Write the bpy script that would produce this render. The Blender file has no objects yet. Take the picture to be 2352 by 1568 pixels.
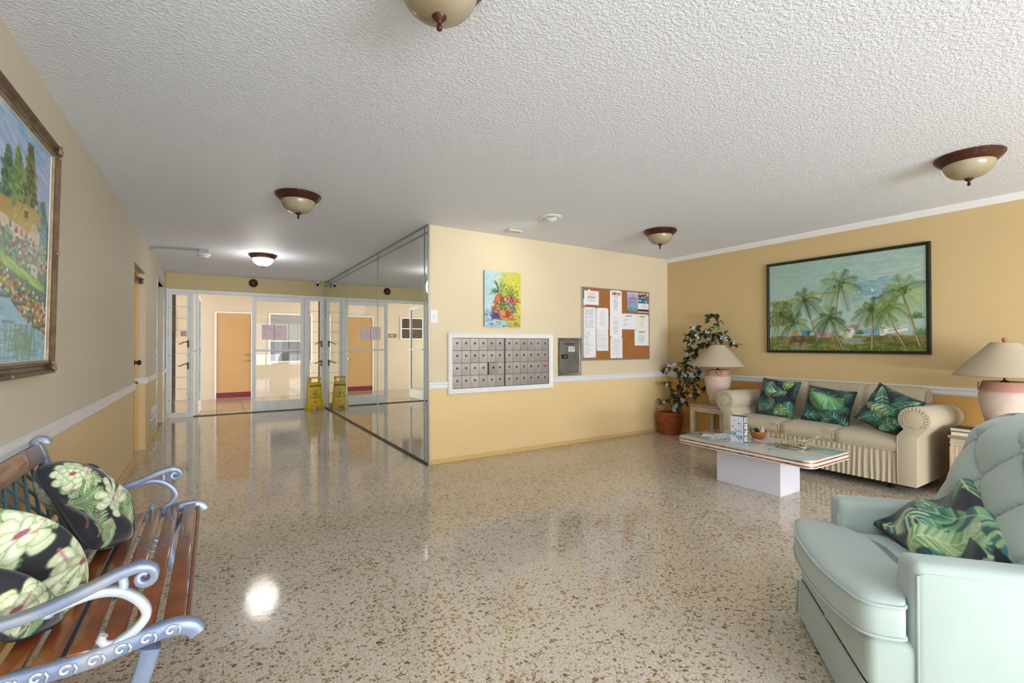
import bpy, bmesh, math, random
import numpy as np
from mathutils import Vector, Matrix
random.seed(7); RNG = np.random.default_rng(11)
PI = math.pi
sc = bpy.context.scene
C = sc.collection

# ------------------------------------------------------------------ camera
H = 2.44
XL, XM, XR, YM, YB, YF = -0.672, 1.8335, 5.488, 4.438, 9.654, -4.4
CAMH = 1.2136
yaw, pit, roll = 0.5689, 0.0081, -0.0012
sy, cy = math.sin(yaw), math.cos(yaw)
F = Vector((sy*math.cos(pit), cy*math.cos(pit), math.sin(pit)))
R = Vector((cy, -sy, 0)); U = R.cross(F)
R2 = R*math.cos(roll)+U*math.sin(roll); U2 = U*math.cos(roll)-R*math.sin(roll)
cam = bpy.data.cameras.new('camera'); co = bpy.data.objects.new('camera', cam); C.objects.link(co)
cam.sensor_width = 36; cam.lens = 1071.8/2352*36; cam.clip_start = 0.02; cam.clip_end = 100
co.matrix_world = Matrix(((R2.x, U2.x, -F.x, 0), (R2.y, U2.y, -F.y, 0), (R2.z, U2.z, -F.z, CAMH), (0, 0, 0, 1)))
sc.camera = co
# ------------------------------------------------------------------ world, light, exposure
sc.view_settings.view_transform = 'Standard'; sc.view_settings.look = 'None'
sc.view_settings.gamma = 1; sc.view_settings.use_curve_mapping = False
sc.view_settings.exposure = 0.06
w = bpy.data.worlds.new('world'); sc.world = w; w.use_nodes = True
bg = w.node_tree.nodes['Background']; bg.inputs[0].default_value = (0.80, 0.88, 1.0, 1); bg.inputs[1].default_value = 1.2

def area(name, loc, rot, sx, sy_, power, col):
    l = bpy.data.lights.new(name, 'AREA'); l.shape = 'RECTANGLE'; l.size = sx; l.size_y = sy_
    l.energy = power; l.color = col
    o = bpy.data.objects.new(name, l); C.objects.link(o); o.location = loc; o.rotation_euler = rot
    return o
# daylight through the window wall behind the photographer
area('daylight_front_window', (2.0, YF-0.25, 1.25), (PI/2+.16, 0, 0), 4.6, 2.0, 300, (0.90, 0.95, 1.0))
# added fill lamp outside the same windows, tilted up to brighten the ceiling
area('ceiling_fill_front', (2.0, YF-0.45, 0.45), (PI/2+.48, 0, 0), 4.6, 0.8, 250, (0.97, 0.98, 1.0))
# daylight through the side window beside the photographer
area('daylight_side_window', (XL-0.28, -0.9, 1.35), (0, -PI/2, 0), 1.9, 2.2, 16, (0.93, 0.96, 1.0))
# daylight reaching the open walkway behind the glass doors from its two ends
area('daylight_walkway_east', (4.3, 11.15, 1.4), (0, PI/2, 0), 2.4, 2.8, 125, (1.0, 0.98, 0.95))
area('daylight_walkway_west', (-3.4, 11.15, 1.4), (0, -PI/2, 0), 2.4, 2.8, 140, (1.0, 0.98, 0.95))

# ------------------------------------------------------------------ materials
def lin(c):
    if isinstance(c, str):
        c = [int(c[i:i+2], 16)/255 for i in (0, 2, 4)]
    return [x/12.92 if x <= .04045 else ((x+.055)/1.055)**2.4 for x in c]
def l4(c): return (*lin(c), 1)
MATS = {}
def mat(name, c, rough=.6, metal=0., var=0., vs=8., bump=0., bs=60., bd=.002, c2=None, cm=.5, coat=0., rnd=0., spec=.5, sheen=0.):
    """principled material: colour with noise variation towards c2, fine bump"""
    if name in MATS: return MATS[name]
    m = bpy.data.materials.new(name); m.use_nodes = True; nt = m.node_tree; n = nt.nodes; L = nt.links
    p = n['Principled BSDF']; p.inputs['Roughness'].default_value = rough; p.inputs['Metallic'].default_value = metal
    p.inputs['Coat Weight'].default_value = coat; p.inputs['Specular IOR Level'].default_value = spec
    if sheen: p.inputs['Sheen Weight'].default_value = sheen
    p.inputs['Base Color'].default_value = l4(c)
    tc = n.new('ShaderNodeTexCoord'); src = None
    if var > 0 or c2:
        t = n.new('ShaderNodeTexNoise'); t.inputs['Scale'].default_value = vs; t.inputs['Detail'].default_value = 5
        L.new(tc.outputs['Object'], t.inputs['Vector'])
        r = n.new('ShaderNodeValToRGB'); r.color_ramp.elements[0].position = .5-.25*cm*1; r.color_ramp.elements[1].position = .5+.25
        r.color_ramp.elements[0].color = l4(c)
        b = lin(c2) if c2 else [x*(1-var) for x in lin(c)]
        r.color_ramp.elements[1].color = (*b, 1)
        L.new(t.outputs['Fac'], r.inputs['Fac']); src = r.outputs['Color']
    if rnd:
        oi = n.new('ShaderNodeObjectInfo'); hs = n.new('ShaderNodeHueSaturation')
        mr = n.new('ShaderNodeMapRange'); mr.inputs['To Min'].default_value = 1-rnd; mr.inputs['To Max'].default_value = 1+rnd
        L.new(oi.outputs['Random'], mr.inputs['Value']); L.new(mr.outputs['Result'], hs.inputs['Value'])
        if src: L.new(src, hs.inputs['Color'])
        else: hs.inputs['Color'].default_value = l4(c)
        src = hs.outputs['Color']
    if src: L.new(src, p.inputs['Base Color'])
    if bump > 0:
        t = n.new('ShaderNodeTexNoise'); t.inputs['Scale'].default_value = bs; t.inputs['Detail'].default_value = 4
        L.new(tc.outputs['Object'], t.inputs['Vector'])
        bn = n.new('ShaderNodeBump'); bn.inputs['Strength'].default_value = bump; bn.inputs['Distance'].default_value = bd
        L.new(t.outputs['Fac'], bn.inputs['Height']); L.new(bn.outputs['Normal'], p.inputs['Normal'])
    MATS[name] = m; return m

def paint_mat(name, rough=.6, bump=.15, bs=300., sheen=0.):
    if name in MATS: return MATS[name]
    m = mat(name, 'ffffff', rough, bump=bump, bs=bs, bd=.001, sheen=sheen)
    n = m.node_tree.nodes; a = n.new('ShaderNodeAttribute'); a.attribute_name = 'Col'
    m.node_tree.links.new(a.outputs['Color'], n['Principled BSDF'].inputs['Base Color']); return m

def thin(m, f=.5):
    """let some light through a sheet or shade"""
    nt = m.node_tree; n = nt.nodes; L = nt.links; p = n['Principled BSDF']; t = n.new('ShaderNodeBsdfTranslucent'); mx = n.new('ShaderNodeMixShader'); mx.inputs[0].default_value = f
    lk = p.inputs['Base Color'].links
    if lk: L.new(lk[0].from_socket, t.inputs[0])
    else: t.inputs[0].default_value = p.inputs['Base Color'].default_value
    L.new(p.outputs[0], mx.inputs[1]); L.new(t.outputs[0], mx.inputs[2]); L.new(mx.outputs[0], n['Material Output'].inputs[0]); return m

def wall_mat(name, up, lo, zsplit=.80, bump=.25):
    m = mat(name, up, .62, bump=bump, bs=35, bd=.004, spec=.35); nt = m.node_tree; n = nt.nodes; L = nt.links
    g = n.new('ShaderNodeNewGeometry'); s = n.new('ShaderNodeSeparateXYZ'); L.new(g.outputs['Position'], s.inputs[0])
    mth = n.new('ShaderNodeMath'); mth.operation = 'GREATER_THAN'; mth.inputs[1].default_value = zsplit; L.new(s.outputs['Z'], mth.inputs[0])
    mx = n.new('ShaderNodeMix'); mx.data_type = 'RGBA'; L.new(mth.outputs[0], mx.inputs['Factor'])
    mx.inputs['A'].default_value = l4(lo); mx.inputs['B'].default_value = l4(up)
    t = n.new('ShaderNodeTexNoise'); t.inputs['Scale'].default_value = 1.3; t.inputs['Detail'].default_value = 3
    mr = n.new('ShaderNodeMapRange'); mr.inputs['From Min'].default_value = .3; mr.inputs['From Max'].default_value = .7; mr.inputs['To Min'].default_value = .95; mr.inputs['To Max'].default_value = 1.05
    L.new(t.outputs['Fac'], mr.inputs['Value'])
    hs = n.new('ShaderNodeHueSaturation'); L.new(mx.outputs['Result'], hs.inputs['Color']); L.new(mr.outputs['Result'], hs.inputs['Value'])
    L.new(hs.outputs['Color'], n['Principled BSDF'].inputs['Base Color']); return m

def terrazzo():
    m = bpy.data.materials.new('terrazzo'); m.use_nodes = True; nt = m.node_tree; n = nt.nodes; L = nt.links
    p = n['Principled BSDF']; tc = n.new('ShaderNodeTexCoord')
    def math_(op, a, b=None, clamp=False):
        x = n.new('ShaderNodeMath'); x.operation = op; x.use_clamp = clamp
        for i, v in enumerate((a, b)):
            if v is None: continue
            if isinstance(v, (int, float)): x.inputs[i].default_value = v
            else: L.new(v, x.inputs[i])
        return x.outputs[0]
    dn = n.new('ShaderNodeTexNoise'); dn.inputs['Scale'].default_value = 60; L.new(tc.outputs['Object'], dn.inputs['Vector'])
    vm = n.new('ShaderNodeVectorMath'); vm.operation = 'SCALE'; vm.inputs['Scale'].default_value = .012; L.new(dn.outputs['Color'], vm.inputs[0])
    va = n.new('ShaderNodeVectorMath'); va.operation = 'ADD'; L.new(tc.outputs['Object'], va.inputs[0]); L.new(vm.outputs[0], va.inputs[1])
    big = n.new('ShaderNodeTexNoise'); big.inputs['Scale'].default_value = 1.6; big.inputs['Detail'].default_value = 2; L.new(tc.outputs['Object'], big.inputs['Vector'])
    def chips(scale, thr, edge, seedoff):
        mp = n.new('ShaderNodeMapping'); mp.inputs['Location'].default_value = (seedoff, seedoff*.7, 0); L.new(va.outputs[0], mp.inputs['Vector'])
        sep = None
        v1 = n.new('ShaderNodeTexVoronoi'); v1.voronoi_dimensions = '2D'; v1.inputs['Scale'].default_value = scale; L.new(mp.outputs[0], v1.inputs['Vector'])
        v2 = n.new('ShaderNodeTexVoronoi'); v2.voronoi_dimensions = '2D'; v2.feature = 'DISTANCE_TO_EDGE'; v2.inputs['Scale'].default_value = scale; L.new(mp.outputs[0], v2.inputs['Vector'])
        s = n.new('ShaderNodeSeparateColor'); L.new(v1.outputs['Color'], s.inputs[0])
        t2 = math_('ADD', thr, math_('MULTIPLY', math_('SUBTRACT', big.outputs['Fac'], .5), -.5))
        pick = math_('GREATER_THAN', s.outputs[0], t2)
        ed = math_('GREATER_THAN', v2.outputs['Distance'], math_('ADD', edge, math_('MULTIPLY', s.outputs[2], .12)))
        return math_('MULTIPLY', pick, ed), s.outputs[1]
    base = n.new('ShaderNodeValToRGB'); fn = n.new('ShaderNodeTexNoise'); fn.inputs['Scale'].default_value = 130; fn.inputs['Detail'].default_value = 3
    L.new(tc.outputs['Object'], fn.inputs['Vector']); L.new(fn.outputs['Fac'], base.inputs['Fac'])
    base.color_ramp.elements[0].position = .36; base.color_ramp.elements[1].position = .64
    base.color_ramp.elements[0].color = l4('b9ae9b'); base.color_ramp.elements[1].color = l4('e0d6c9')
    cur = base.outputs['Color']
    for scale, thr, edge, so, ca, cb in ((120, .62, .09, 3.1, 'ab9674', 'c9bb9f'), (74, .74, .10, 11.7, '84694a', 'b09873'), (50, .90, .11, 23.9, '735838', 'a08660')):
        mk, rv = chips(scale, thr, edge, so)
        r = n.new('ShaderNodeValToRGB'); r.color_ramp.elements[0].color = l4(ca); r.color_ramp.elements[1].color = l4(cb); L.new(rv, r.inputs['Fac'])
        mx = n.new('ShaderNodeMix'); mx.data_type = 'RGBA'; L.new(mk, mx.inputs['Factor']); L.new(cur, mx.inputs['A']); L.new(r.outputs['Color'], mx.inputs['B'])
        cur = mx.outputs['Result']
    L.new(cur, p.inputs['Base Color'])
    p.inputs['Roughness'].default_value = .085; p.inputs['Specular IOR Level'].default_value = .55
    wn = n.new('ShaderNodeTexNoise'); wn.inputs['Scale'].default_value = 9; wn.inputs['Detail'].default_value = 3; L.new(tc.outputs['Object'], wn.inputs['Vector'])
    bn = n.new('ShaderNodeBump'); bn.inputs['Strength'].default_value = .10; bn.inputs['Distance'].default_value = .004
    L.new(wn.outputs['Fac'], bn.inputs['Height']); L.new(bn.outputs['Normal'], p.inputs['Normal'])
    return m

def ceiling_mat():
    m = mat('ceiling_texture', 'e7edf8', .55, spec=.4); nt = m.node_tree; n = nt.nodes; L = nt.links
    tc = n.new('ShaderNodeTexCoord')
    a = n.new('ShaderNodeTexNoise'); a.inputs['Scale'].default_value = 70; a.inputs['Detail'].default_value = 3; a.inputs['Distortion'].default_value = .6
    L.new(tc.outputs['Object'], a.inputs['Vector'])
    r = n.new('ShaderNodeValToRGB'); r.color_ramp.elements[0].position = .42; r.color_ramp.elements[1].position = .62; L.new(a.outputs['Fac'], r.inputs['Fac'])
    b = n.new('ShaderNodeBump'); b.inputs['Strength'].default_value = .5; b.inputs['Distance'].default_value = .004
    L.new(r.outputs['Color'], b.inputs['Height']); L.new(b.outputs['Normal'], n['Principled BSDF'].inputs['Normal']); return m

def glass_mat(name, tint=(.97, .98, .97), refl=.08, rough=0.0):
    m = bpy.data.materials.new(name); m.use_nodes = True; nt = m.node_tree; n = nt.nodes; L = nt.links
    n.remove(n['Principled BSDF']); o = n['Material Output']
    t = n.new('ShaderNodeBsdfTransparent'); t.inputs[0].default_value = (*tint, 1)
    g = n.new('ShaderNodeBsdfGlossy'); g.inputs['Roughness'].default_value = rough
    fr = n.new('ShaderNodeFresnel'); fr.inputs['IOR'].default_value = 1.22
    mu = n.new('ShaderNodeMath'); mu.operation = 'ADD'; mu.inputs[1].default_value = refl*.1; L.new(fr.outputs[0], mu.inputs[0])
    ge = n.new('ShaderNodeNewGeometry'); iv = n.new('ShaderNodeMath'); iv.operation = 'SUBTRACT'; iv.inputs[0].default_value = 1; L.new(ge.outputs['Backfacing'], iv.inputs[1])
    m2 = n.new('ShaderNodeMath'); m2.operation = 'MULTIPLY'; L.new(mu.outputs[0], m2.inputs[0]); L.new(iv.outputs[0], m2.inputs[1]); mu = m2
    mx = n.new('ShaderNodeMixShader'); L.new(mu.outputs[0], mx.inputs[0]); L.new(t.outputs[0], mx.inputs[1]); L.new(g.outputs[0], mx.inputs[2])
    L.new(mx.outputs[0], o.inputs[0]); return m

def mirror_mat():
    m = bpy.data.materials.new('mirror_silver'); m.use_nodes = True; n = m.node_tree.nodes
    p = n['Principled BSDF']; p.inputs['Base Color'].default_value = (.80, .83, .79, 1); p.inputs['Metallic'].default_value = 1; p.inputs['Roughness'].default_value = .0
    return m
def emit_mat(name, c, s):
    m = bpy.data.materials.new(name); m.use_nodes = True; p = m.node_tree.nodes['Principled BSDF']
    p.inputs['Base Color'].default_value = l4(c); p.inputs['Emission Color'].default_value = l4(c); p.inputs['Emission Strength'].default_value = s; return m

# ------------------------------------------------------------------ mesh builder
class MB:
    def __init__(s): s.v = []; s.f = []; s.m = None
    def add(s, vs, fs, m=None):
        o = len(s.v); M_ = m if m is not None else s.m
        for p in vs:
            p = Vector(p)
            s.v.append(tuple(M_ @ p) if M_ is not None else tuple(p))
        s.f += [tuple(i+o for i in f) for f in fs]; return s
    def bm(s, b, m=None):
        b.verts.ensure_lookup_table(); b.verts.index_update()
        s.add([v.co.copy() for v in b.verts], [[v.index for v in f.verts] for f in b.faces], m); b.free(); return s
    def box(s, x0, x1, y0, y1, z0, z1, bev=0, seg=1, m=None):
        vs = [(x, y, z) for x in (x0, x1) for y in (y0, y1) for z in (z0, z1)]
        fs = [(0, 1, 3, 2), (4, 6, 7, 5), (0, 4, 5, 1), (2, 3, 7, 6), (0, 2, 6, 4), (1, 5, 7, 3)]
        if bev <= 0: return s.add(vs, fs, m)
        b = bmesh.new(); bv = [b.verts.new(p) for p in vs]
        for f in fs: b.faces.new([bv[i] for i in f])
        bmesh.ops.bevel(b, geom=b.edges[:], offset=bev, segments=seg, profile=.5, affect='EDGES')
        return s.bm(b, m)
    def lathe(s, prof, c=(0, 0, 0), seg=32, m=None, axis='z', wob=None):
        vs = []; n = len(prof)
        for i in range(seg):
            a = 2*PI*i/seg
            for r, z in prof:
                k = wob(a, z) if wob else 1
                x, y = r*k*math.cos(a), r*k*math.sin(a)
                if axis == 'z': vs.append((c[0]+x, c[1]+y, c[2]+z))
                elif axis == 'y': vs.append((c[0]+x, c[1]+z, c[2]-y))
                else: vs.append((c[0]+z, c[1]+x, c[2]+y))
        fs = [(i*n+j, ((i+1) % seg)*n+j, ((i+1) % seg)*n+j+1, i*n+j+1) for i in range(seg) for j in range(n-1)]
        return s.add(vs, fs, m)
    def cyl(s, c, r, h, axis='z', seg=24, r2=None, m=None):
        r2 = r if r2 is None else r2
        return s.lathe([(1e-4, 0), (r, 0), (r2, h), (1e-4, h)], c, seg, m, axis)
    def sph(s, c, r, seg=16, sz=1., m=None):
        return s.lathe([(max(1e-5, r*math.sin(t)), -r*sz*math.cos(t)) for t in np.linspace(0, PI, seg//2+1)], c, seg, m)
    def tube(s, pts, r, seg=8, closed=False, flat=None, m=None, up=None):
        """swept tube; r scalar or list; flat=(width along up, thickness) gives a rectangular bar"""
        P = [Vector(p) for p in pts]; n = len(P); vs = []; fs = []
        nrm = None
        for i in range(n):
            a = P[(i-1) % n] if (closed or i > 0) else P[i]; b = P[(i+1) % n] if (closed or i < n-1) else P[i]
            t = (b-a).normalized()
            if up is not None: nn = Vector(up)
            elif nrm is None: nn = Vector((0, 0, 1)) if abs(t.z) < .9 else Vector((1, 0, 0))
            else: nn = nrm
            nn = (nn - t*nn.dot(t)); nn = nn.normalized() if nn.length > 1e-6 else t.orthogonal().normalized()
            nrm = nn; bb = t.cross(nn); rr = r[i] if isinstance(r, (list, tuple, np.ndarray)) else r
            if flat:
                k = rr if isinstance(r, (list, tuple, np.ndarray)) else 1
                hw, ht = flat[0]/2*k, flat[1]/2*k; c_ = min(hw, ht)*.3
                ring = [(hw-c_, ht), (hw, ht-c_), (hw, -ht+c_), (hw-c_, -ht), (-hw+c_, -ht), (-hw, -ht+c_), (-hw, ht-c_), (-hw+c_, ht)]
                vs += [P[i]+nn*a_+bb*b_ for a_, b_ in ring]; sg = 8
            else:
                vs += [P[i]+(nn*math.cos(2*PI*k/seg)+bb*math.sin(2*PI*k/seg))*rr for k in range(seg)]; sg = seg
        for i in range(n if closed else n-1):
            for k in range(sg):
                fs.append((i*sg+k, i*sg+(k+1) % sg, ((i+1) % n)*sg+(k+1) % sg, ((i+1) % n)*sg+k))
        if not closed: fs += [tuple(range(sg))[::-1], tuple((n-1)*sg+k for k in range(sg))]
        return s.add(vs, fs, m)
    def grid(s, A, cu=False, cv=False, m=None):
        """A[nu][nv] of points"""
        A = np.asarray(A, float); nu, nv = A.shape[:2]; fs = []
        for i in range(nu if cu else nu-1):
            for j in range(nv if cv else nv-1):
                fs.append((i*nv+j, ((i+1) % nu)*nv+j, ((i+1) % nu)*nv+(j+1) % nv, i*nv+(j+1) % nv))
        return s.add(A.reshape(-1, 3), fs, m)
    def prism(s, poly, d0, d1, axis='y', m=None, bev=0):
        """poly in the plane perpendicular to axis: y -> (x,z), x -> (y,z), z -> (x,y)"""
        def P(a, b, d): return {'y': (a, d, b), 'x': (d, a, b), 'z': (a, b, d)}[axis]
        n = len(poly)
        b = bmesh.new(); v0 = [b.verts.new(P(*p, d0)) for p in poly]; v1 = [b.verts.new(P(*p, d1)) for p in poly]
        f0 = b.faces.new(v0); f1 = b.faces.new(v1[::-1])
        for i in range(n): b.faces.new([v0[i], v1[i], v1[(i+1) % n], v0[(i+1) % n]])
        bmesh.ops.recalc_face_normals(b, faces=b.faces[:])
        if bev:
            ed = [e for e in f0.edges]+[e for e in f1.edges]
            bmesh.ops.bevel(b, geom=list(set(ed)), offset=bev, segments=2, profile=.5, affect='EDGES')
        return s.bm(b, m)
    def build(s, name, material, parent=None, angle=35, **props):
        me = bpy.data.meshes.new(name); me.from_pydata(s.v, [], s.f); me.validate(); me.update()
        b = bmesh.new(); b.from_mesh(me); bmesh.ops.recalc_face_normals(b, faces=b.faces[:]); b.to_mesh(me); b.free()
        me.shade_smooth()
        if angle < 180: me.set_sharp_from_angle(angle=math.radians(angle))
        me.materials.append(material)
        o = bpy.data.objects.new(name, me); C.objects.link(o); o.parent = parent
        for k, v in props.items(): o[k] = v
        return o

def thing(name, label, cat, loc=(0, 0, 0), rz=0., group=None):
    o = bpy.data.objects.new(name, None); C.objects.link(o); o.location = loc; o.rotation_euler = (0, 0, rz)
    o.empty_display_size = .1; o['label'] = label; o['category'] = cat
    if group: o['group'] = group
    return o
def tag(o, label, cat, group=None):
    o['label'] = label; o['category'] = cat
    if group: o['group'] = group
    return o
def struct(name, mb, m, parent=None, **k):
    o = mb.build(name, m, parent, **k)
    if parent is None: o['kind'] = 'structure'
    return o
def sempty(name, loc=(0, 0, 0), rz=0.):
    o = bpy.data.objects.new(name, None); C.objects.link(o); o.location = loc; o.rotation_euler = (0, 0, rz); o['kind'] = 'structure'; return o
def dup_tree(o, parent=None):
    c = o.copy(); C.objects.link(c); c.parent = parent
    for ch in list(o.children): dup_tree(ch, c)
    return c
def text(body, size, m, parent, loc, rot=(PI/2, 0, 0), ext=.0006, name='lettering', align='CENTER', bold=0., sx=1.):
    cu = bpy.data.curves.new('t', 'FONT'); cu.body = body; cu.size = size; cu.extrude = ext; cu.align_x = align; cu.align_y = 'CENTER'; cu.offset = bold
    t = bpy.data.objects.new('t', cu); C.objects.link(t)
    bpy.context.view_layer.update()
    me = bpy.data.meshes.new_from_object(t.evaluated_get(bpy.context.evaluated_depsgraph_get()))
    bpy.data.objects.remove(t); bpy.data.curves.remove(cu)
    me.name = name; me.materials.clear(); me.materials.append(m)
    o = bpy.data.objects.new(name, me); C.objects.link(o); o.parent = parent; o.location = loc; o.rotation_euler = rot; o.scale = (sx, 1, 1); return o

# ------------------------------------------------------------------ painter
class Cv:
    def __init__(s, w, h, col):
        s.w, s.h = w, h; s.a = np.ones((h, w, 3))*np.array(hx(col))
    def grad(s, stops, y0=0., y1=1.):
        ys = np.linspace(0, 1, s.h); t = [p for p, _ in stops]; cs = np.array([hx(c) for _, c in stops])
        for i in range(s.h):
            if y0 <= ys[i] <= y1:
                s.a[i] = [np.interp((ys[i]-y0)/(y1-y0), t, cs[:, k]) for k in range(3)]
    def _bb(s, x0, y0, x1, y1):
        x0 = max(0, int(x0)); y0 = max(0, int(y0)); x1 = min(s.w, int(x1)+2); y1 = min(s.h, int(y1)+2)
        if x1 <= x0 or y1 <= y0: return None
        yy, xx = np.mgrid[y0:y1, x0:x1]; return x0, y0, x1, y1, xx+.5, yy+.5
    def _mix(s, b, al, col):
        x0, y0, x1, y1 = b[:4]; A = s.a[y0:y1, x0:x1]; A += (np.array(hx(col))-A)*al[..., None]
    def st(s, x0, y0, x1, y1, w0, w1, col, al=1.):
        wm = max(w0, w1)+1; b = s._bb(min(x0, x1)-wm, min(y0, y1)-wm, max(x0, x1)+wm, max(y0, y1)+wm)
        if b is None: return
        dx, dy = x1-x0, y1-y0; L2 = dx*dx+dy*dy+1e-9
        t = np.clip(((b[4]-x0)*dx+(b[5]-y0)*dy)/L2, 0, 1)
        d = np.hypot(b[4]-x0-t*dx, b[5]-y0-t*dy); ww = w0+(w1-w0)*t
        s._mix(b, np.clip(ww/2-d+.5, 0, 1)*al, col)
    def curve(s, pts, w0, w1, col, al=1.):
        n = len(pts)-1
        for i in range(n):
            s.st(*pts[i], *pts[i+1], w0+(w1-w0)*i/n, w0+(w1-w0)*(i+1)/n, col, al)
    def ell(s, cx, cy, rx, ry, col, al=1., ang=0., soft=1.):
        rm = max(rx, ry)+2; b = s._bb(cx-rm, cy-rm, cx+rm, cy+rm)
        if b is None: return
        c, n = math.cos(ang), math.sin(ang); X = (b[4]-cx)*c+(b[5]-cy)*n; Y = -(b[4]-cx)*n+(b[5]-cy)*c
        d = np.sqrt((X/rx)**2+(Y/ry)**2); s._mix(b, np.clip((1-d)*min(rx, ry)/soft+.5, 0, 1)*al, col)
    def poly(s, pts, col, al=1.):
        P = np.array(pts, float); b = s._bb(P[:, 0].min()-1, P[:, 1].min()-1, P[:, 0].max()+1, P[:, 1].max()+1)
        if b is None: return
        ins = np.zeros(b[4].shape, bool); n = len(P)
        for i in range(n):
            xa, ya = P[i]; xb, yb = P[(i+1) % n]
            if ya == yb: continue
            ins ^= ((ya > b[5]) != (yb > b[5])) & (b[4] < (xb-xa)*(b[5]-ya)/(yb-ya)+xa)
        s._mix(b, ins*al*1., col)
    def rect(s, x0, y0, x1, y1, col, al=1.): s.poly([(x0, y0), (x1, y0), (x1, y1), (x0, y1)], col, al)
    def noise(s, amp, n):
        for nn, a in ((n, amp), (n*3, amp*.6)):
            g = RNG.normal(0, a, (nn+2, nn+2, 1)); y = np.linspace(0, nn, s.h); x = np.linspace(0, nn, s.w)
            yi = y.astype(int); xi = x.astype(int); fy = (y-yi)[:, None, None]; fx = (x-xi)[None, :, None]
            q = g[yi][:, xi]*(1-fy)*(1-fx)+g[yi+1][:, xi]*fy*(1-fx)+g[yi][:, xi+1]*(1-fy)*fx+g[yi+1][:, xi+1]*fy*fx
            s.a += q
    def sample(s, u, v):
        a = np.clip(s.a, 0, 1); x = np.clip(np.asarray(u)*s.w-.5, 0, s.w-1.001); y = np.clip(np.asarray(v)*s.h-.5, 0, s.h-1.001)
        xi, yi = x.astype(int), y.astype(int); fx, fy = (x-xi)[..., None], (y-yi)[..., None]
        c = a[yi, xi]*(1-fx)*(1-fy)+a[yi, xi+1]*fx*(1-fy)+a[yi+1, xi]*(1-fx)*fy+a[yi+1, xi+1]*fx*fy
        return np.where(c <= .04045, c/12.92, ((c+.055)/1.055)**2.4)
def hx(c):
    if isinstance(c, str): return [int(c[i:i+2], 16)/255 for i in (0, 2, 4)]
    return list(c)
def vary(c, a):
    k = random.uniform(-a, a); return [min(1, max(0, x+k+random.uniform(-a, a)*.4)) for x in hx(c)]
def set_col(me, cols):
    at = me.color_attributes.new('Col', 'FLOAT_COLOR', 'POINT')
    d = np.ones((len(me.vertices), 4), np.float32); d[:, :3] = cols; at.data.foreach_set('color', d.ravel())
def np_mesh(name, V, Fq, m, parent, cols=None, smooth=True):
    me = bpy.data.meshes.new(name); V = np.asarray(V, np.float32); Fq = np.asarray(Fq, np.int32)
    me.vertices.add(len(V)); me.vertices.foreach_set('co', V.ravel())
    me.loops.add(Fq.size); me.loops.foreach_set('vertex_index', Fq.ravel())
    me.polygons.add(len(Fq)); me.polygons.foreach_set('loop_start', np.arange(0, Fq.size, 4, dtype=np.int32))
    me.update(calc_edges=True)
    if cols is not None: set_col(me, cols)
    if smooth: me.shade_smooth()
    me.materials.append(m); o = bpy.data.objects.new(name, me); C.objects.link(o); o.parent = parent; return o
def qidx(nu, nv, off=0, flip=False):
    i, j = np.meshgrid(np.arange(nu-1), np.arange(nv-1), indexing='ij'); a = i*nv+j
    q = np.stack([a, a+nv, a+nv+1, a+1], -1).reshape(-1, 4)+off
    return q[:, ::-1] if flip else q
def picture(name, cv, w_, h_, nx, nz, m, parent, y=0., disp=None, thick=.0, x0=None, z0=0., back=None):
    """painted sheet in the local x-z plane facing -y; lower left corner at (x0,z0); thick > 0 closes it into a slab"""
    x0 = -w_/2 if x0 is None else x0
    u = np.linspace(0, 1, nx); v = np.linspace(0, 1, nz); Ug, Vg = np.meshgrid(u, v, indexing='ij')
    D = disp(Ug, Vg) if disp else 0*Ug
    V = np.stack([x0+Ug*w_, y+D, z0+(1-Vg)*h_], -1).reshape(-1, 3); Q = qidx(nx, nz, flip=True); cols = cv.sample(Ug, Vg).reshape(-1, 3)
    if thick:
        n = nx*nz; V2 = V.copy(); V2[:, 1] += thick; Q2 = qidx(nx, nz, off=n)
        I = np.arange(n).reshape(nx, nz); ring = list(I[:, 0])+list(I[-1, 1:])+list(I[-2::-1, -1])+list(I[0, -2:0:-1])
        Q3 = np.array([(ring[k], ring[(k+1) % len(ring)], ring[(k+1) % len(ring)]+n, ring[k]+n) for k in range(len(ring))])[:, ::-1]
        V = np.vstack([V, V2]); Q = np.vstack([Q, Q2, Q3]); bc = cols if back is None else np.ones_like(cols)*np.array(lin(back)); cols = np.vstack([cols, bc])
    return np_mesh(name, V, Q, m, parent, cols, smooth=not thick)

# ================================================================== SETTING
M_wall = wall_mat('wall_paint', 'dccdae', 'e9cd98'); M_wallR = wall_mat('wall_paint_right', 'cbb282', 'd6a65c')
M_wallL = wall_mat('wall_paint_left', 'd3c9b4', 'e3ca9c')
M_band = mat('wall_paint_soffit', 'cdbb8c', .6, bump=.2, bs=35, bd=.003)
M_white = mat('white_gloss_trim', 'e9e9e9', .35, var=.05, vs=4)
M_ceil = ceiling_mat()
M_alu = mat('white_aluminium', 'eef0f2', .38, c2='e3e5e7', vs=6)
M_alud = mat('worn_aluminium', 'a8abac', .42, metal=.5, c2='7d7c78', vs=14)
M_glass = glass_mat('clear_glass')
M_dark = mat('dark_gasket', '2b2620', .6)
M_brown = mat('brown_painted_wood', '7c6547', .6, c2='5d4a33', vs=5)
M_cream = mat('walkway_wall_paint', 'cfc2ae', .8, bump=.4, bs=25, bd=.006, var=.05, vs=2)
M_door = mat('orange_door_paint', 'c39c68', .45, var=.06, vs=2)
M_maroon = mat('maroon_paint', '7d1f2c', .5, var=.2)
M_bronze = mat('dark_bronze', '4b3a2c', .35, metal=.7, c2='2c221a', vs=20)
M_steel = mat('brushed_steel', 'b9bcc2', .28, metal=.95, c2='9a9ca3', vs=5)
M_chrome = mat('chrome', 'cfd0d2', .15, metal=1)
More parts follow.
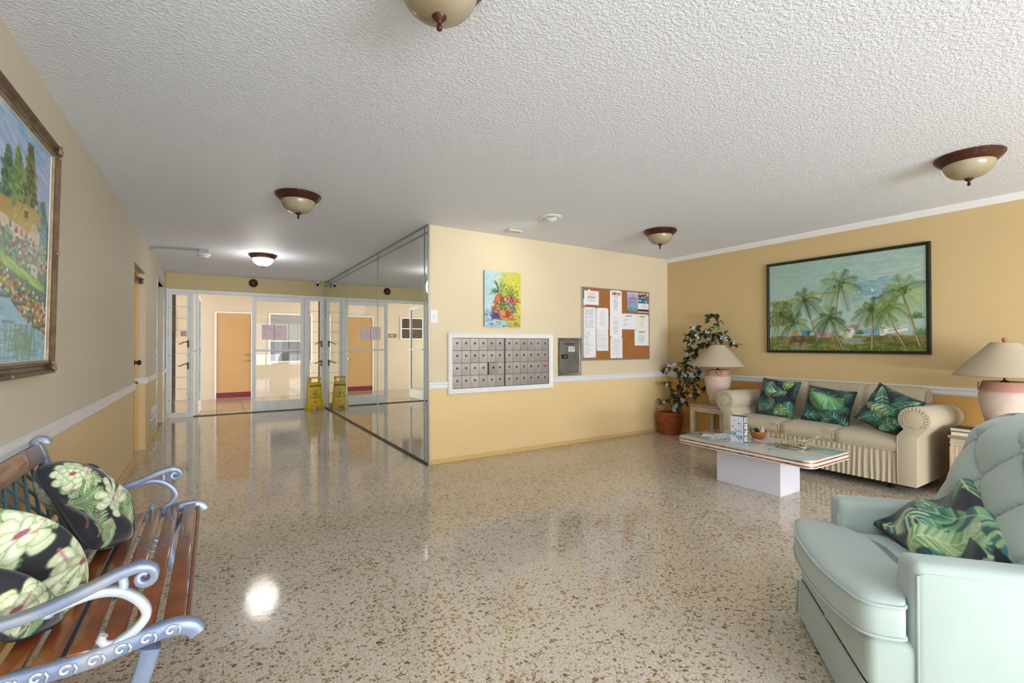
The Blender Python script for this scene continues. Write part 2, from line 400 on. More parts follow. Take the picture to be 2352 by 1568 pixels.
M_black = mat('black_print', '17130f', .6)

struct('floor', MB().box(XL-.35, XR+.25, YF-.3, YB+.02, -.12, 0), terrazzo(), angle=30)
struct('ceiling', MB().box(XL-.35, XR+.25, YF-.3, YB+.16, H, H+.12), M_ceil)
wb = MB().box(XR, XR+.15, YF-.15, YM+.12, 0, H); struct('wall_right', wb, M_wallR)
struct('wall_mailbox', MB().box(XM+.001, XR, YM, YM+.12, 0, H), M_wall)
struct('wall_mirror_backing', MB().box(XM+.012, XM+.12, YM+.12, YB+.12, 0, H), M_band)
# left wall: pieces around the side window, the recessed door and the elevator opening
DY0, DY1, EY0, EY1, DZ, EZ = 5.98, 6.93, 8.21, 9.15, 2.055, 2.14
lw = MB()
lw.box(XL-.15, XL, YF-.15, -1.95, 0, H); lw.box(XL-.15, XL, -1.95, .15, 0, .35); lw.box(XL-.15, XL, -1.95, .15, 2.35, H)
lw.box(XL-.15, XL, .15, DY0, 0, H); lw.box(XL-.15, XL, DY0, DY1, DZ, H); lw.box(XL-.15, XL, DY1, EY0, 0, H)
lw.box(XL-.15, XL, EY0, EY1, EZ, H); lw.box(XL-.15, XL, EY1, YB+.12, 0, H)
struct('wall_left', lw, M_wallL)
fw = MB()
fw.box(XL-.15, -.35, YF-.15, YF, 0, H); fw.box(4.35, XR+.15, YF-.15, YF, 0, H); fw.box(-.35, 4.35, YF-.15, YF, 0, .30); fw.box(-.35, 4.35, YF-.15, YF, 2.32, H)
struct('wall_front', fw, M_wall)
struct('wall_back', MB().box(XL-.15, XM+.012, YB, YB+.12, 2.165, H), M_band)
# window frames behind the photographer
def mullions(name, a0, a1, z0, z1, n, axis, d):
    o = sempty(name)
    g = MB()
    for k in range(n+1):
        a = a0+(a1-a0)*k/n
        if axis == 'x': g.box(a-.02, a+.02, d-.03, d+.03, z0, z1)
        else: g.box(d-.03, d+.03, a-.02, a+.02, z0, z1)
    for z in (z0, z1-.04):
        if axis == 'x': g.box(a0, a1, d-.03, d+.03, z, z+.04)
        else: g.box(d-.03, d+.03, a0, a1, z, z+.04)
    g.build('frame', M_alu, o); return o
mullions('window_3', -.35, 4.35, .30, 2.32, 4, 'x', YF-.07)
mullions('window_4', -1.95, .15, .35, 2.35, 2, 'y', XL-.07)

# chair rail and other mouldings
RP = [(0, -.038), (.006, -.038), (.010, -.030), (.020, -.026), (.020, -.012), (.014, -.008), (.014, .008), (.024, .014), (.024, .030), (.012, .038), (0, .038)]
def rail(name, p0, p1, nrm, z=.802):
    """moulding from p0 to p1 standing off the wall along nrm"""
    g = MB(); vs = []; n = len(RP)
    for p in (p0, p1): vs += [(p[0]+nrm[0]*d, p[1]+nrm[1]*d, z+h) for d, h in RP]
    fs = [(i, (i+1) % n, n+(i+1) % n, n+i) for i in range(n)]+[tuple(range(n)), tuple(range(n, 2*n))]
    g.add(vs, fs); return struct(name, g, M_white, angle=25)
rail('trim_1', (XL, YF), (XL, DY0), (1, 0)); rail('trim_2', (XL, DY1), (XL, EY0-.05), (1, 0))
rail('trim_3', (XL-.10, DY1), (XL+.02, DY1), (0, -1)); rail('trim_4', (XM, YM), (2.04, YM), (0, -1)); rail('trim_5', (3.398, YM), (XR, YM), (0, -1))
rail('trim_6', (XR, YF), (XR, YM), (-1, 0)); rail('trim_7', (XL, EY1+.04), (XL, YB-.02), (1, 0))
struct('trim_8', MB().prism([(XR, H), (XR, H-.055), (XR-.012, H-.055), (XR-.03, H-.03), (XR-.045, H-.012), (XR-.045, H)], YF, YM, 'y'), M_white)
M_base = mat('baseboard_paint', 'd9b878', .45, var=.05)
def board(name, x0, x1, y0, y1, h=.085): struct(name, MB().box(x0, x1, y0, y1, 0, h, .004), M_base)
board('baseboard_left', XL, XL+.014, YF, DY0); board('baseboard_left_middle', XL, XL+.014, DY1, EY0-.05); board('baseboard_left_far', XL, XL+.014, EY1+.05, YB-.03)
board('baseboard_right', XR-.012, XR, YF, YM-.012, .07); board('baseboard_mailbox', XM+.01, XR-.012, YM-.008, YM, .05)

# --- utility door in the left wall
d1 = sempty('door_1', (XL-.095, (DY0+DY1)/2, 0), PI/2)
W1 = DY1-DY0
M_yd = mat('yellow_door_paint', 'dcb877', .42, var=.05, vs=3)
MB().box(-W1/2, W1/2, 0, .04, .012, DZ, .002).build('door_leaf', M_yd, d1)
jb = MB(); jb.box(-W1/2, -W1/2+.02, -.03, 0, 0, DZ-.02); jb.box(W1/2-.02, W1/2, -.03, 0, 0, DZ-.02); jb.box(-W1/2, W1/2, -.03, 0, DZ-.02, DZ); jb.build('door_stop', M_yd, d1)
kn = MB().lathe([(1e-4, 0), (.032, 0), (.030, .008), (.012, .012), (.011, .030), (.024, .036), (.029, .050), (.026, .062), (.014, .068), (1e-4, .068)], (0, 0, 0), 20, axis='y')
kn2 = MB(); kn2.v = [(x+.36, -y, z+1.02) for x, y, z in kn.v]; kn2.f = kn.f; kn2.build('door_knob', M_bronze, d1)
lv = MB(); fx0, fx1, fz0, fz1 = -.22, .22, .27, .70
lv.box(fx0, fx1, -.012, 0, fz1-.03, fz1); lv.box(fx0, fx1, -.012, 0, fz0, fz0+.03); lv.box(fx0, fx0+.03, -.012, 0, fz0+.03, fz1-.03); lv.box(fx1-.03, fx1, -.012, 0, fz0+.03, fz1-.03)
lo = lv.build('vent_frame', M_yd, d1)
MB().box(fx0+.03, fx1-.03, -.001, .001, fz0+.03, fz1-.03).build('vent_back', M_dark, lo)
sl = None
for k in range(11):
    z = fz0+.045+k*.034
    if sl is None:
        sl = MB().add([(-.19, -.011, -.012), (.19, -.011, -.012), (.19, -.001, .014), (-.19, -.001, .014), (-.19, -.013, -.010), (.19, -.013, -.010), (.19, -.003, .016), (-.19, -.003, .016)],
              [(0, 1, 2, 3), (4, 5, 6, 7), (0, 1, 5, 4), (2, 3, 7, 6), (0, 3, 7, 4), (1, 2, 6, 5)]).build('slat', M_yd, lo); o = sl
    else: o = sl.copy(); C.objects.link(o); o.parent = lo
    o.location = (0, 0, z)
MB().box(-.41, -.28, -.008, 0, 1.90, 1.98, .002).box(-.10, .16, -.05, -.005, 1.93, 1.985, .004).tube([(.1, -.045, 1.975), (.34, -.08, 1.975)], 0, flat=(.012, .02), up=(0, 0, 1)).box(.30, .44, -.075, -.045, 1.93, 1.99, .004).build('door_closer', M_bronze, d1)
for z in (1.05, 1.75): MB().cyl((-.455, -.008, z-.05), .008, .10, seg=10).build('hinge', M_bronze, d1)
def paper_canvas(w_, h_, lines=10, base='efedf0', ink='8d8a92', mg=.14, title=False, seed=0, center=False, lo=.35, hi=1.):
    r = random.Random(seed); cv = Cv(w_, h_, base)
    y = h_*mg
    if title: cv.st(w_*.3, y, w_*.7, y, 2, 2, '3d3a42', .8); y += h_*.07
    step = (h_*(1-mg)-y)/max(1, lines)
    for i in range(lines):
        if r.random() < .12: y += step; continue
        L_ = w_*(1-2*mg)*r.uniform(lo, hi); x = w_/2-L_/2 if center else w_*mg
        while L_ > 2:
            q = min(L_, r.uniform(2, 7)); cv.st(x, y, x+q-1.2, y, 1.1, 1.1, ink, r.uniform(.5, .95)); x += q+.6; L_ -= q+.6
        y += step
    return cv
M_paper = paint_mat('printed_paper', .75, bump=0)
cv = Cv(30, 34, 'e6c9bf'); cv.rect(2, 2, 28, 32, 'c2574f'); cv.rect(4, 7, 26, 30, 'edd6cc'); [cv.st(6, 11+4*i, 24, 11+4*i, 1.2, 1.2, 'b05a55', .8) for i in range(5)]
picture('door_notice', cv, .14, .165, 16, 18, M_paper, d1, y=-.002, x0=-.39, z0=1.55, thick=.0015)
picture('door_notice', paper_canvas(28, 30, 6, 'e8e2d8', seed=3, title=True), .13, .13, 16, 16, M_paper, d1, y=-.002, x0=-.38, z0=1.39, thick=.0015)

# --- elevator
el = sempty('door_2', (XL-.07, (EY0+EY1)/2, 0), PI/2); We = EY1-EY0
MB().box(-We/2, We/2, 0, .04, .0, EZ-.10).build('elevator_door', M_steel, el)
MB().box(-We/2, We/2, -.01, .04, EZ-.10, EZ).build('transom', mat('lilac_enamel', 'a8acc8', .4), el)
ef = MB(); ef.box(-We/2-.05, -We/2, -.085, .02, 0, EZ+.05, .003); ef.box(We/2, We/2+.05, -.085, .02, 0, EZ+.05, .003); ef.box(-We/2, We/2, -.085, .02, EZ, EZ+.05, .003); ef.build('frame', mat('elevator_frame_steel', 'a9abb4', .3, metal=.8, c2='8c8d96'), el)
MB().tube([(-.36, -.03, 1.15), (-.36, -.045, 1.2), (-.36, -.045, 1.42), (-.36, -.03, 1.46)], .009, up=(1, 0, 0)).build('handle', M_chrome, el)
MB().box(-We/2, We/2, -.075, 0, 0, .006).build('sill', M_alud, el)

# --- storefront at the back of the lobby
HD = 2.13
struct('trim_9', MB().box(XL, XM, YB-.03, YB+.09, HD-.005, 2.165, .003).box(XL, XM, YB-.02, YB+.07, HD-.022, HD-.007), M_alu)
mt = MB()
for a, b in ((XL+.003, XL+.035), (-.335, -.285), (1.462, 1.515), (XM-.04, XM-.012)): mt.box(a, b, YB-.025, YB+.075, 0, HD-.02, .003)
struct('trim_10', mt, M_alu)
struct('trim_11', MB().box(-.29, 1.465, YB-.04, YB+.09, 0, .012, .002), mat('threshold_metal', '6f6556', .5, metal=.5, c2='4d4236'))
M_louvre = glass_mat('louvre_glass', (.95, .955, .94), .12)
def sidelight(name, x0, x1, flip):
    o = sempty(name, (0, YB, 0))
    f = MB(); zt = HD-.022
    f.box(x0, x1, -.015, .065, 0, .05, .002); f.box(x0, x1, -.01, .055, .05, .085, .002); f.box(x0, x1, -.01, .055, zt-.035, zt, .002)
    f.box(x0, x0+.03, -.01, .055, .085, zt-.035, .002); f.box(x1-.03, x1, -.01, .055, .085, zt-.035, .002)
    f.box(x0+.03, x0+.045, .0, .05, .085, zt-.035); f.box(x1-.045, x1-.03, .0, .05, .085, zt-.035)
    f.build('frame', M_alu, o)
    z0, z1 = .085, zt-.035; n = 10; hh = (z1-z0)/n; first = None
    for k in range(n):
        if first is None:
            first = MB().box(x0+.046, x1-.046, -.003, .003, .006, hh+.004, m=Matrix.Translation((0, .022, 0)) @ Matrix.Rotation(math.radians(-4), 4, 'X')).build('louvre', M_louvre, o); q = first
        else: q = first.copy(); C.objects.link(q); q.parent = o
        q.location = (0, 0, z0+k*hh)
    cl = MB()
    for k in range(1, n): cl.box(x0+.044, x1-.044, .012, .030, z0+k*hh-.003, z0+k*hh+.003)
    cl.build('louvre_edge', mat('louvre_edge_green', '8f8d7c', .3), o)
    sx = x1-.03 if not flip else x1-.03
    for z in (1.245, .875):
        d = -1
        MB().box(sx-.012, sx+.014, -.03, -.008, z-.06, z+.06, .004).tube([(sx, -.035, z+.03), (sx-.02, -.06, z+.035), (sx-.06, -.065, z+.025*(1 if z > 1 else 1)), (sx-.10, -.06, z-.005), (sx-.125, -.055, z)], [.009, .008, .007, .006, .009]).build('crank_handle', M_bronze, o)
    for z in (.30, 1.05, 1.85):
        MB().box(x0+.008, x0+.02, -.014, -.009, z-.006, z+.006).box(x1-.02, x1-.008, -.014, -.009, z-.006, z+.006).build('screw', M_dark, o)
    return o
sidelight('window_1', XL+.036, -.336, False); sidelight('window_2', 1.516, XM-.041, True)
for a, b in ((XL+.02, XL+.105), (XM-.10, XM+.0)):
    pass
struct('trim_12', MB().box(-.655, -.548, YB+.10, YB+.19, 0, H), M_brown)
struct('trim_13', MB().box(1.742, 1.85, YB+.10, YB+.19, 0, H), M_brown)

def leaf(name, hinge_x, width, ang, sgn):
    """glass leaf: local x from the hinge, front face -y"""
    o = sempty(name, (hinge_x, YB+.02, 0), ang)
    def X(a, b): return (a, b) if sgn > 0 else (-b, -a)
    f = MB(); t = .022; zt = HD-.03
    for a, b, z0, z1 in ((0, .05, .015, zt), (width-.06, width, .015, zt), (.05, width-.06, .015, .20), (.05, width-.06, zt-.07, zt)):
        f.box(*X(a, b), -t, t, z0, z1, .003)
    f.build('frame', M_alu, o)
    g = MB(); 
    for a, b, z0, z1 in ((.05, .056, .20, zt-.07), (width-.066, width-.06, .20, zt-.07)): g.box(*X(a, b), -t*.6, t*.6, z0, z1)
    g.build('glazing_bead', M_alud, o)
    MB().box(*X(.055, width-.065), -.003, .003, .20, zt-.07).build('glass_pane', M_glass, o)
    for s_ in (-1, 1):
        MB().box(*X(.02, width-.02), s_*.055-.009, s_*.055+.009, 1.108, 1.138, .004).box(*X(.02, .045), min(s_*.02, s_*.055), max(s_*.02, s_*.055), 1.108, 1.138).box(*X(width-.045, width-.02), min(s_*.02, s_*.055), max(s_*.02, s_*.055), 1.108, 1.138).build('push_bar', M_alu, o)
    MB().cyl((X(width-.03, width-.03)[0], -t-.006, 1.32), .013, .012, 'y', 14).build('lock_cylinder', M_alud, o)
    return o
dl = leaf('door_3', 1.456, .87, 0, -1)     # closed leaf
dr = leaf('door_4', -.245, .82, math.radians(88), 1)       # open leaf, swung outwards
for k, xx in enumerate((.745, .945)):
    o = picture('notice_sheet', paper_canvas(40, 44, 5, 'e6e0e8', 'bdb4bf', seed=20+k), .205, .27, 20, 22, thin(paint_mat('door_notice_paper', .7, bump=0), .7) if k == 0 else MATS['door_notice_paper'], None, y=0, thick=.0008)
    o.location = (xx+.10, YB-.0, 1.325-.01*k); o.name = 'notice_sheet'
    tag(o, 'pale lilac notice sheet taped to the glass door, '+('nearer the door handle edge' if k == 0 else 'right one of the pair'), 'notice', 'notices taped on the glass door')

# --- walkway outside
YC = 12.66
struct('wall_walkway', MB().box(-3.6, .025, YC, YC+.15, 0, H).box(.775, 1.12, YC, YC+.15, 0, H).box(.025, .775, YC, YC+.15, 2.0, H).box(1.12, 2.10, YC, YC+.15, 2.0, H).box(1.12, 2.10, YC, YC+.15, 0, .80).box(2.10, 4.5, YC, YC+.15, 0, H), M_cream)
struct('ceiling_walkway', MB().box(-3.6, 4.5, YB+.16, YC+.15, H, H+.12), M_cream)
struct('wall_walkway_near', MB().box(-3.6, XL-.16, YB+.0, YB+.14, 0, H).box(XM+.125, 4.5, YB, YB+.14, 0, H), M_cream)
fo = struct('floor_walkway', MB().box(-3.6, 4.5, YB+.02, YC, -.12, -.012), mat('walkway_grout', '6f6255', .7))
M_tile = mat('walkway_tile', 'a8988a', .16, c2='94826f', vs=3, rnd=.04); M_tile2 = mat('walkway_tile_light', 'cdbca2', .2, c2='bda98c', vs=3, rnd=.03)
t1 = t2 = None
for j in range(7):
    y0 = YB+.03 if j == 0 else YB+.44+(j-1)*.45
    y1 = YB+.435 if j == 0 else min(YC-.003, y0+.444)
    for i in range(18):
        x0 = -3.55+i*.45
        if j == 0 or j == 6:
            q = MB().box(0, .444, 0, y1-y0, -.011, -.002, .002)
            if j == 0: t2 = t2 or q.build('tile', M_tile2, fo); s_ = t2
            else: t3 = globals().get('t3') or q.build('tile', M_tile, fo); s_ = t3
        else: t1 = t1 or MB().box(0, .444, 0, .444, -.011, -.002, .002).build('tile', M_tile, fo); s_ = t1
        if s_.location.length == 0: o = s_
        else: o = s_.copy(); C.objects.link(o); o.parent = fo
        o.location = (x0, y0, 0)
d5 = sempty('door_5', (.40, YC, 0))
MB().box(-.345, .345, .0, .05, .13, 1.965, .003).build('door_leaf', M_door, d5)
MB().box(-.35, .35, -.012, .05, 0, .125, .004).build('kick_threshold', M_maroon, d5)
MB().box(-.375, -.348, -.02, .12, 0, 2.0, .002).box(.348, .375, -.02, .12, 0, 2.0, .002).box(-.348, .348, -.02, .12, 1.97, 2.0, .002).build('door_frame', M_white, d5)
for z in (1.0, .86):
    MB().lathe([(1e-4, 0), (.03, 0), (.028, .01), (.012, .014), (.012, .03), (.026, .04), (.027, .055), (1e-4, .06)], (0, 0, 0), 18, axis='y', m=Matrix.Translation((.285, 0, z)) @ Matrix.Diagonal((1, -1, 1, 1))).build('door_knob', M_chrome, d5)
w5 = sempty('window_5', (1.61, YC, 0)); bl = mat('grey_blind', 'a9a6a8', .5); bl2 = mat('dark_grey_screen', '6f7178', .4)
MB().box(-.49, -.455, -.02, .1, .80, 2.0).box(.455, .49, -.02, .1, .80, 2.0).box(-.455, .455, -.02, .1, 1.965, 2.0).box(-.455, .455, -.035, .1, .80, .835).build('frame', M_white, w5)
MB().box(-.455, .455, .05, .06, 1.34, 1.965).build('blind', bl, w5); MB().box(-.455, .455, .05, .06, .835, 1.31).build('screen', bl2, w5)
MB().box(-.455, .455, .03, .07, 1.31, 1.34).build('sash_rail', M_white, w5); MB().box(-.455, .455, .03, .05, 1.065, 1.08).build('screen_rail', M_bronze, w5)
MB().box(-.455, .455, .02, .025, .835, 1.965).build('glass_pane', M_glass, w5)
w6 = sempty('window_6', (-1.36, YC, 0)); gl = mat('dark_window_glass', '3b3532', .08, c2='57504a', vs=9)
g = MB()
for a, b, c_, d in ((-.65, -.615, 1.38, 2.0), (.60, .635, 1.38, 2.0), (-.615, .60, 1.965, 2.0), (-.615, .60, 1.38, 1.41), (-.615, .60, 1.67, 1.695), (-.02, .0, 1.41, 1.965)): g.box(a, b, -.03, 0, c_, d)
g.build('frame', M_white, w6)
for a, b in ((-.615, -.02), (0, .60)):
    for c_, d in ((1.41, 1.67), (1.695, 1.965)): MB().box(a, b, -.012, -.002, c_, d).build('pane', gl, w6)
pq = thing('wall_plaque', 'small grey door-number plaque on the walkway wall left of the orange door', 'sign', (-.50, YC, 1.425))
MB().box(-.115, .115, -.008, 0, 0, .11, .002).build('plate', mat('plaque_grey', '7d7374', .4), pq)
MB().box(-.02, .03, -.010, -.008, .03, .08).box(.045, .07, -.010, -.008, .03, .08).build('raised_mark', mat('plaque_mark', 'b9b0b0', .5), pq)

# --- mirrored wall
mw = thing('mirror_wall_panels', 'floor-to-ceiling mirror panels in slim metal channels covering the hallway wall', 'mirror', (XM, YM, 0))
M_mir = mirror_mat(); segs = [.006, .106, 1.7355, 3.4555, YB-YM-.028]
for a, b in zip(segs[:-1], segs[1:]): MB().box(0, .008, a+.004, b-.004, .022, H-.012).build('mirror_panel', M_mir, mw)
for a in segs: MB().box(-.006, .011, a-.0045, a+.0045, .02, H-.01, .001).build('seam_channel', mat('seam_metal', '7f8580', .3, metal=.8), mw)
MB().box(-.012, .011, 0, YB-YM-.03, 0, .020, .002).box(-.014, -.004, 0, YB-YM-.03, .004, .008).build('bottom_track', mat('track_metal_dark', '5b564e', .4, metal=.7), mw)
MB().box(-.010, .011, 0, YB-YM-.03, H-.014, H-.001).box(-.010, .011, .0, YB-YM-.03, H-.085, H-.072, .002).build('top_track', mat('track_metal', '8a8f8e', .35, metal=.8), mw)
MB().box(-.010, .011, -.018, .003, 0, H-.001, .002).build('edge_trim', mat('edge_metal', 'a3a39b', .35, metal=.7), mw)

# ================================================================== CEILING THINGS
M_rim = mat('carved_brown_rim', '4a2212', .35, metal=.25, c2='3a1a0d', vs=30, bump=.6, bs=45, bd=.006)
M_alab = mat('alabaster_glass', 'c9bda2', .25, c2='b1a284', vs=7, coat=.4)
thin(M_alab, .35)
M_lit = emit_mat('lit_lamp_glass', 'fffdf5', 4.5)
def rimwob(a, z): return 1+.010*math.sin(a*24)*(1 if .01 < -z < .05 else 0)
def flush_light(loc, lit, label):
    t = thing('ceiling_light', label, 'ceiling light', loc, random.uniform(0, 3), 'flush-mounted dome lights on the ceiling')
    MB().lathe([(1e-3, 0), (.165, 0), (.172, -.006), (.172, -.014), (.166, -.020), (.160, -.030), (.148, -.042), (.140, -.050), (.132, -.056), (.124, -.056), (.124, -.03), (1e-3, -.03)], seg=96, wob=rimwob).build('rim', M_rim, t, angle=30)
    pr = [(.128*math.cos(a)**.75 if a < PI/2-.01 else 1e-3, -.050-.099*math.sin(a)) for a in np.linspace(0, PI/2, 14)]
    MB().lathe(pr, seg=48).build('glass_bowl', M_lit if lit else M_alab, t, angle=180)
    MB().lathe([(1e-3, -.144), (.019, -.146), (.024, -.151), (.021, -.158), (.010, -.166), (.006, -.173), (.008, -.180), (.010, -.187), (.008, -.194), (1e-3, -.198)], seg=24).build('finial', M_rim, t, angle=60)
    if lit:
        l = bpy.data.lights.new('bulb', 'POINT'); l.energy = 11; l.color = (1, .97, .92); l.shadow_soft_size = .2
        o = bpy.data.objects.new('bulb', l); C.objects.link(o); o.location = (loc[0], loc[1], loc[2]-.27)
flush_light((.62, 1.409, H), False, 'unlit dome ceiling light cut off by the top edge, nearest the camera')
flush_light((.577, 4.127, H), False, 'unlit dome ceiling light with brown rim in front of the lit hallway one')
flush_light((.558, 7.117, H), True, 'glowing white dome ceiling light near the glass doors')
flush_light((4.024, 3.348, H), False, 'small-looking unlit dome ceiling light above the wall corner by the cork board')
flush_light((4.123, .945, H), False, 'unlit dome ceiling light at far right above the armchair')

t = thing('recessed_spotlight', 'white recessed eyeball spotlight tilted towards the mailbox wall', 'ceiling light', (2.72, 3.56, H))
MB().lathe([(.070, -.001), (.112, -.001), (.112, -.006), (.100, -.012), (.078, -.014), (.070, -.008), (.070, -.001)], seg=48).build('trim_ring', M_white, t)
rm = Matrix.Rotation(math.radians(28), 4, 'X') @ Matrix.Rotation(math.radians(-22), 4, 'Y')
eb = MB(); pr = [(1e-3, .03)]+[(.072*math.sin(a), -.072*math.cos(a)+.02) for a in np.linspace(PI*.5, PI*.24, 10)]+[(.046, -.034), (.042, -.01), (1e-3, .0)]
eb.lathe(pr, seg=40, m=rm).build('eyeball', mat('eyeball_white', 'd8d8d6', .4), t, angle=50)
sp = bpy.data.lights.new('spot_bulb', 'SPOT'); sp.energy = 9; sp.spot_size = math.radians(120); sp.spot_blend = .9; sp.color = (1, .95, .86); sp.shadow_soft_size = .04
o = bpy.data.objects.new('spot_bulb', sp); C.objects.link(o); o.location = (2.70, 3.60, H-.075)
dv = Vector((2.55, 4.44, 1.75))-o.location; o.rotation_euler = dv.to_track_quat('-Z', 'Y').to_euler()
t = thing('ceiling_cover_plate', 'small cream rectangular plate on the ceiling close to the mailbox wall', 'cover plate', (2.70, 4.19, H))
MB().box(-.085, .085, -.05, .05, -.014, 0, .004).build('plate', mat('aged_cream_plastic', 'cfccbb', .5), t)
MB().box(.045, .055, -.03, -.022, -.017, -.014).build('indicator', M_dark, t)

t = thing('smoke_detector', 'pale smoke detector under a grey junction box fed by conduit, near the left hall wall', 'smoke detector', (-.11, 7.16, H))
MB().box(-.055, .055, -.055, .055, -.05, 0, .004).build('junction_box', mat('galvanised_grey', '8f979c', .45, metal=.4), t)
MB().lathe([(1e-3, -.05), (.075, -.05), (.08, -.058), (.075, -.075), (.055, -.085), (.05, -.098), (.02, -.103), (1e-3, -.103)], seg=32).build('detector', mat('detector_cream', 'd3d4cf', .5), t)
MB().tube([(-.05, 0, -.015), (-.20, .01, -.014), (-.33, .03, -.012), (-.46, .06, -.013), (-.555, .11, -.02)], .0085, 8).build('conduit', mat('conduit_grey', 'a3a7a8', .4, metal=.3), t)

t = thing('round_speaker', 'round dark bronze louvred speaker on the soffit above the doors', 'speaker', (.604, YB, 2.345))
pr = [(.072, 0), (.076, -.006), (.070, -.014), (.062, -.010), (.058, -.016), (.050, -.008), (.046, -.014), (.038, -.006), (.030, -.010), (.02, -.004), (.012, -.016), (1e-3, -.018)]
MB().lathe(pr, seg=40, axis='y').build('grille', mat('speaker_bronze', '75624e', .35, metal=.7, c2='4a3c30', vs=30), t)

t = thing('security_camera', 'small white dome security camera hung in the corner above the doors', 'camera', (1.69, YB-.055, H))
MB().cyl((0, 0, -.022), .045, .022).build('base', M_white, t)
MB().sph((0, -.005, -.058), .042, 20).build('housing', M_white, t, angle=180)
MB().cyl((0, 0, 0), .024, .028, seg=20, m=Matrix.Translation((-.01, -.035, -.066)) @ Matrix.Rotation(math.radians(75), 4, 'X')).build('lens', mat('lens_black', '181818', .1), t)

# ================================================================== MAILBOX WALL
t = thing('mailbox_bank', 'wall-mounted bank of forty-eight small steel mailboxes in a white frame', 'mailboxes', (0, YM, 0))
def mitre_frame(x0, x1, z0, z1, w_, prof, y=0.):
    """picture-frame moulding: prof = [(inset, depth towards viewer)]"""
    g = MB(); vs = []; n = len(prof)
    for (cx, cz, sx_, sz_) in ((x0, z0, 1, 1), (x1, z0, -1, 1), (x1, z1, -1, -1), (x0, z1, 1, -1)):
        for d, h in prof: vs.append((cx+sx_*d, y-h, cz+sz_*d))
    fs = []
    for k in range(4):
        for i in range(n-1): fs.append((k*n+i, k*n+i+1, ((k+1) % 4)*n+i+1, ((k+1) % 4)*n+i))
    g.add(vs, fs); return g
mitre_frame(2.039, 3.399, .706, 1.346, .05, [(0, 0), (0, .028), (.006, .034), (.014, .030), (.045, .020), (.053, .020), (.053, 0)]).build('frame', M_white, t)
MB().box(2.09, 3.348, -.003, -.001, .755, 1.296).build('backing', mat('mailbox_recess', '3b3733', .6, metal=.4), t)
M_box = mat('mailbox_metal', 'b4b1ae', .40, metal=.45, c2='97928d', vs=5, rnd=.10)
M_lock = mat('lock_dark', '5a5148', .35, metal=.7, rnd=.3)
banks = ((2.096, 2.722), (2.742, 3.340)); dproto = None
zt, zb_ = 1.290, .762; ch = (zt-zb_)/4
for b, (xa, xb) in enumerate(banks):
    cw = (xb-xa)/6
    for r_ in range(4):
        for c_ in range(6):
            ajar = (b == 0 and r_ == 2 and c_ == 4)
            if dproto is None:
                dproto = MB().box(-.5*.1025, .5*.1025, -.014, -.004, -ch/2+.0014, ch/2-.0014, .0018).build('mailbox_door', M_box, t)
                lk = MB().lathe([(.0001, 0), (.0125, 0), (.0125, .0025), (.009, .005), (.003, .005), (.0025, .002), (.0001, .002)], (0, 0, 0), 16, axis='y')
                l2 = MB(); l2.v = [(x, -.014-y if y > -1 else y, z+.012) for x, y, z in lk.v]; l2.f = lk.f; l2.build('lock', M_lock, dproto)
                d_ = dproto
            else: d_ = dup_tree(dproto, t)
            d_.location = (xa+cw*(c_+.5), 0, zt-ch*(r_+.5)); d_.scale = (cw/.1045, 1, 1)
            if ajar:
                d_.rotation_euler = (0, 0, math.radians(-38)); d_.location.x += .012; d_.location.y = -.034; d_['label'] = 'mailbox door standing ajar, darker than the others'
                MB().box(xa+cw*c_+.006, xa+cw*(c_+1)-.004, -.0035, -.003, zt-ch*(r_+1)+.004, zt-ch*r_-.004).build('open_compartment', M_dark, t)
for x in (2.732, 3.346):
    g = MB(); z = .760; 
    while z < 1.288:
        g.cyl((x, -.012, z), .0042, .010, seg=8); z += .0125
    o = g.build('piano_hinge', mat('hinge_dark', '4c453e', .5, metal=.6), t); o['kind'] = 'stuff'
    MB().box(x-.007, x+.007, -.006, -.004, .758, 1.292).build('hinge_leaf', M_box, t)
o = MB().box(3.262, 3.322, -.0155, -.0145, .965, .995).build('red_label', mat('label_red', 'b3303a', .5), t)
for k, z in enumerate((.986, .974)):
    MB().box(3.268, 3.316, -.0158, -.0155, z-.002, z+.002).build('label_print', M_white, t)

t = thing('drop_box', 'grey metal letter drop with a slot and black lock plate between mailboxes and cork board', 'drop box', (0, YM, 0))
M_drop = mat('dull_grey_metal', '88857f', .45, metal=.6, c2='6e6b65', vs=7)
mitre_frame(3.491, 3.851, .846, 1.302, .03, [(0, 0), (0, .012), (.004, .020), (.026, .014), (.030, .010), (.030, 0)]).build('frame', mat('drop_frame_metal', '9a978f', .35, metal=.7, c2='77746d', vs=8), t)
MB().box(3.521, 3.821, -.012, -.002, .876, 1.272, .002).build('door', M_drop, t)
MB().box(3.597, 3.743, -.0135, -.011, 1.222, 1.236).build('slot', M_black, t)
MB().box(3.538, 3.630, -.020, -.011, 1.050, 1.102, .002).build('lock_plate', M_black, t)
MB().cyl((3.584, -.027, 1.076), .013, .008, 'y', 16).build('lock_cylinder', M_chrome, t)
cv = Cv(34, 22, 'd9d6d0'); cv.st(4, 8, 18, 8, 2, 2, 'a5453f', .8); cv.st(4, 13, 22, 13, 1.2, 1.2, '77706c'); cv.st(4, 17, 20, 17, 1.2, 1.2, '77706c'); cv.ell(27, 8, 4, 5, '8f5350', .7)
picture('sticker', cv, .102, .063, 18, 12, M_paper, t, y=-.0135, x0=3.645, z0=1.134, thick=.001)

t = thing('light_switch', 'white rectangular wall switch plate beside the mirror edge', 'switch', (1.892, YM, 1.51))
MB().box(-.040, .040, -.006, 0, -.065, .065, .002).build('plate', M_white, t)
MB().box(-.014, .014, -.010, -.006, -.028, .028, .002).build('rocker', mat('rocker_white', 'e0e0df', .3), t)
for z in (-.05, .05): MB().cyl((0, -.008, z), .003, .002, 'y', 8).build('screw', M_alud, t)

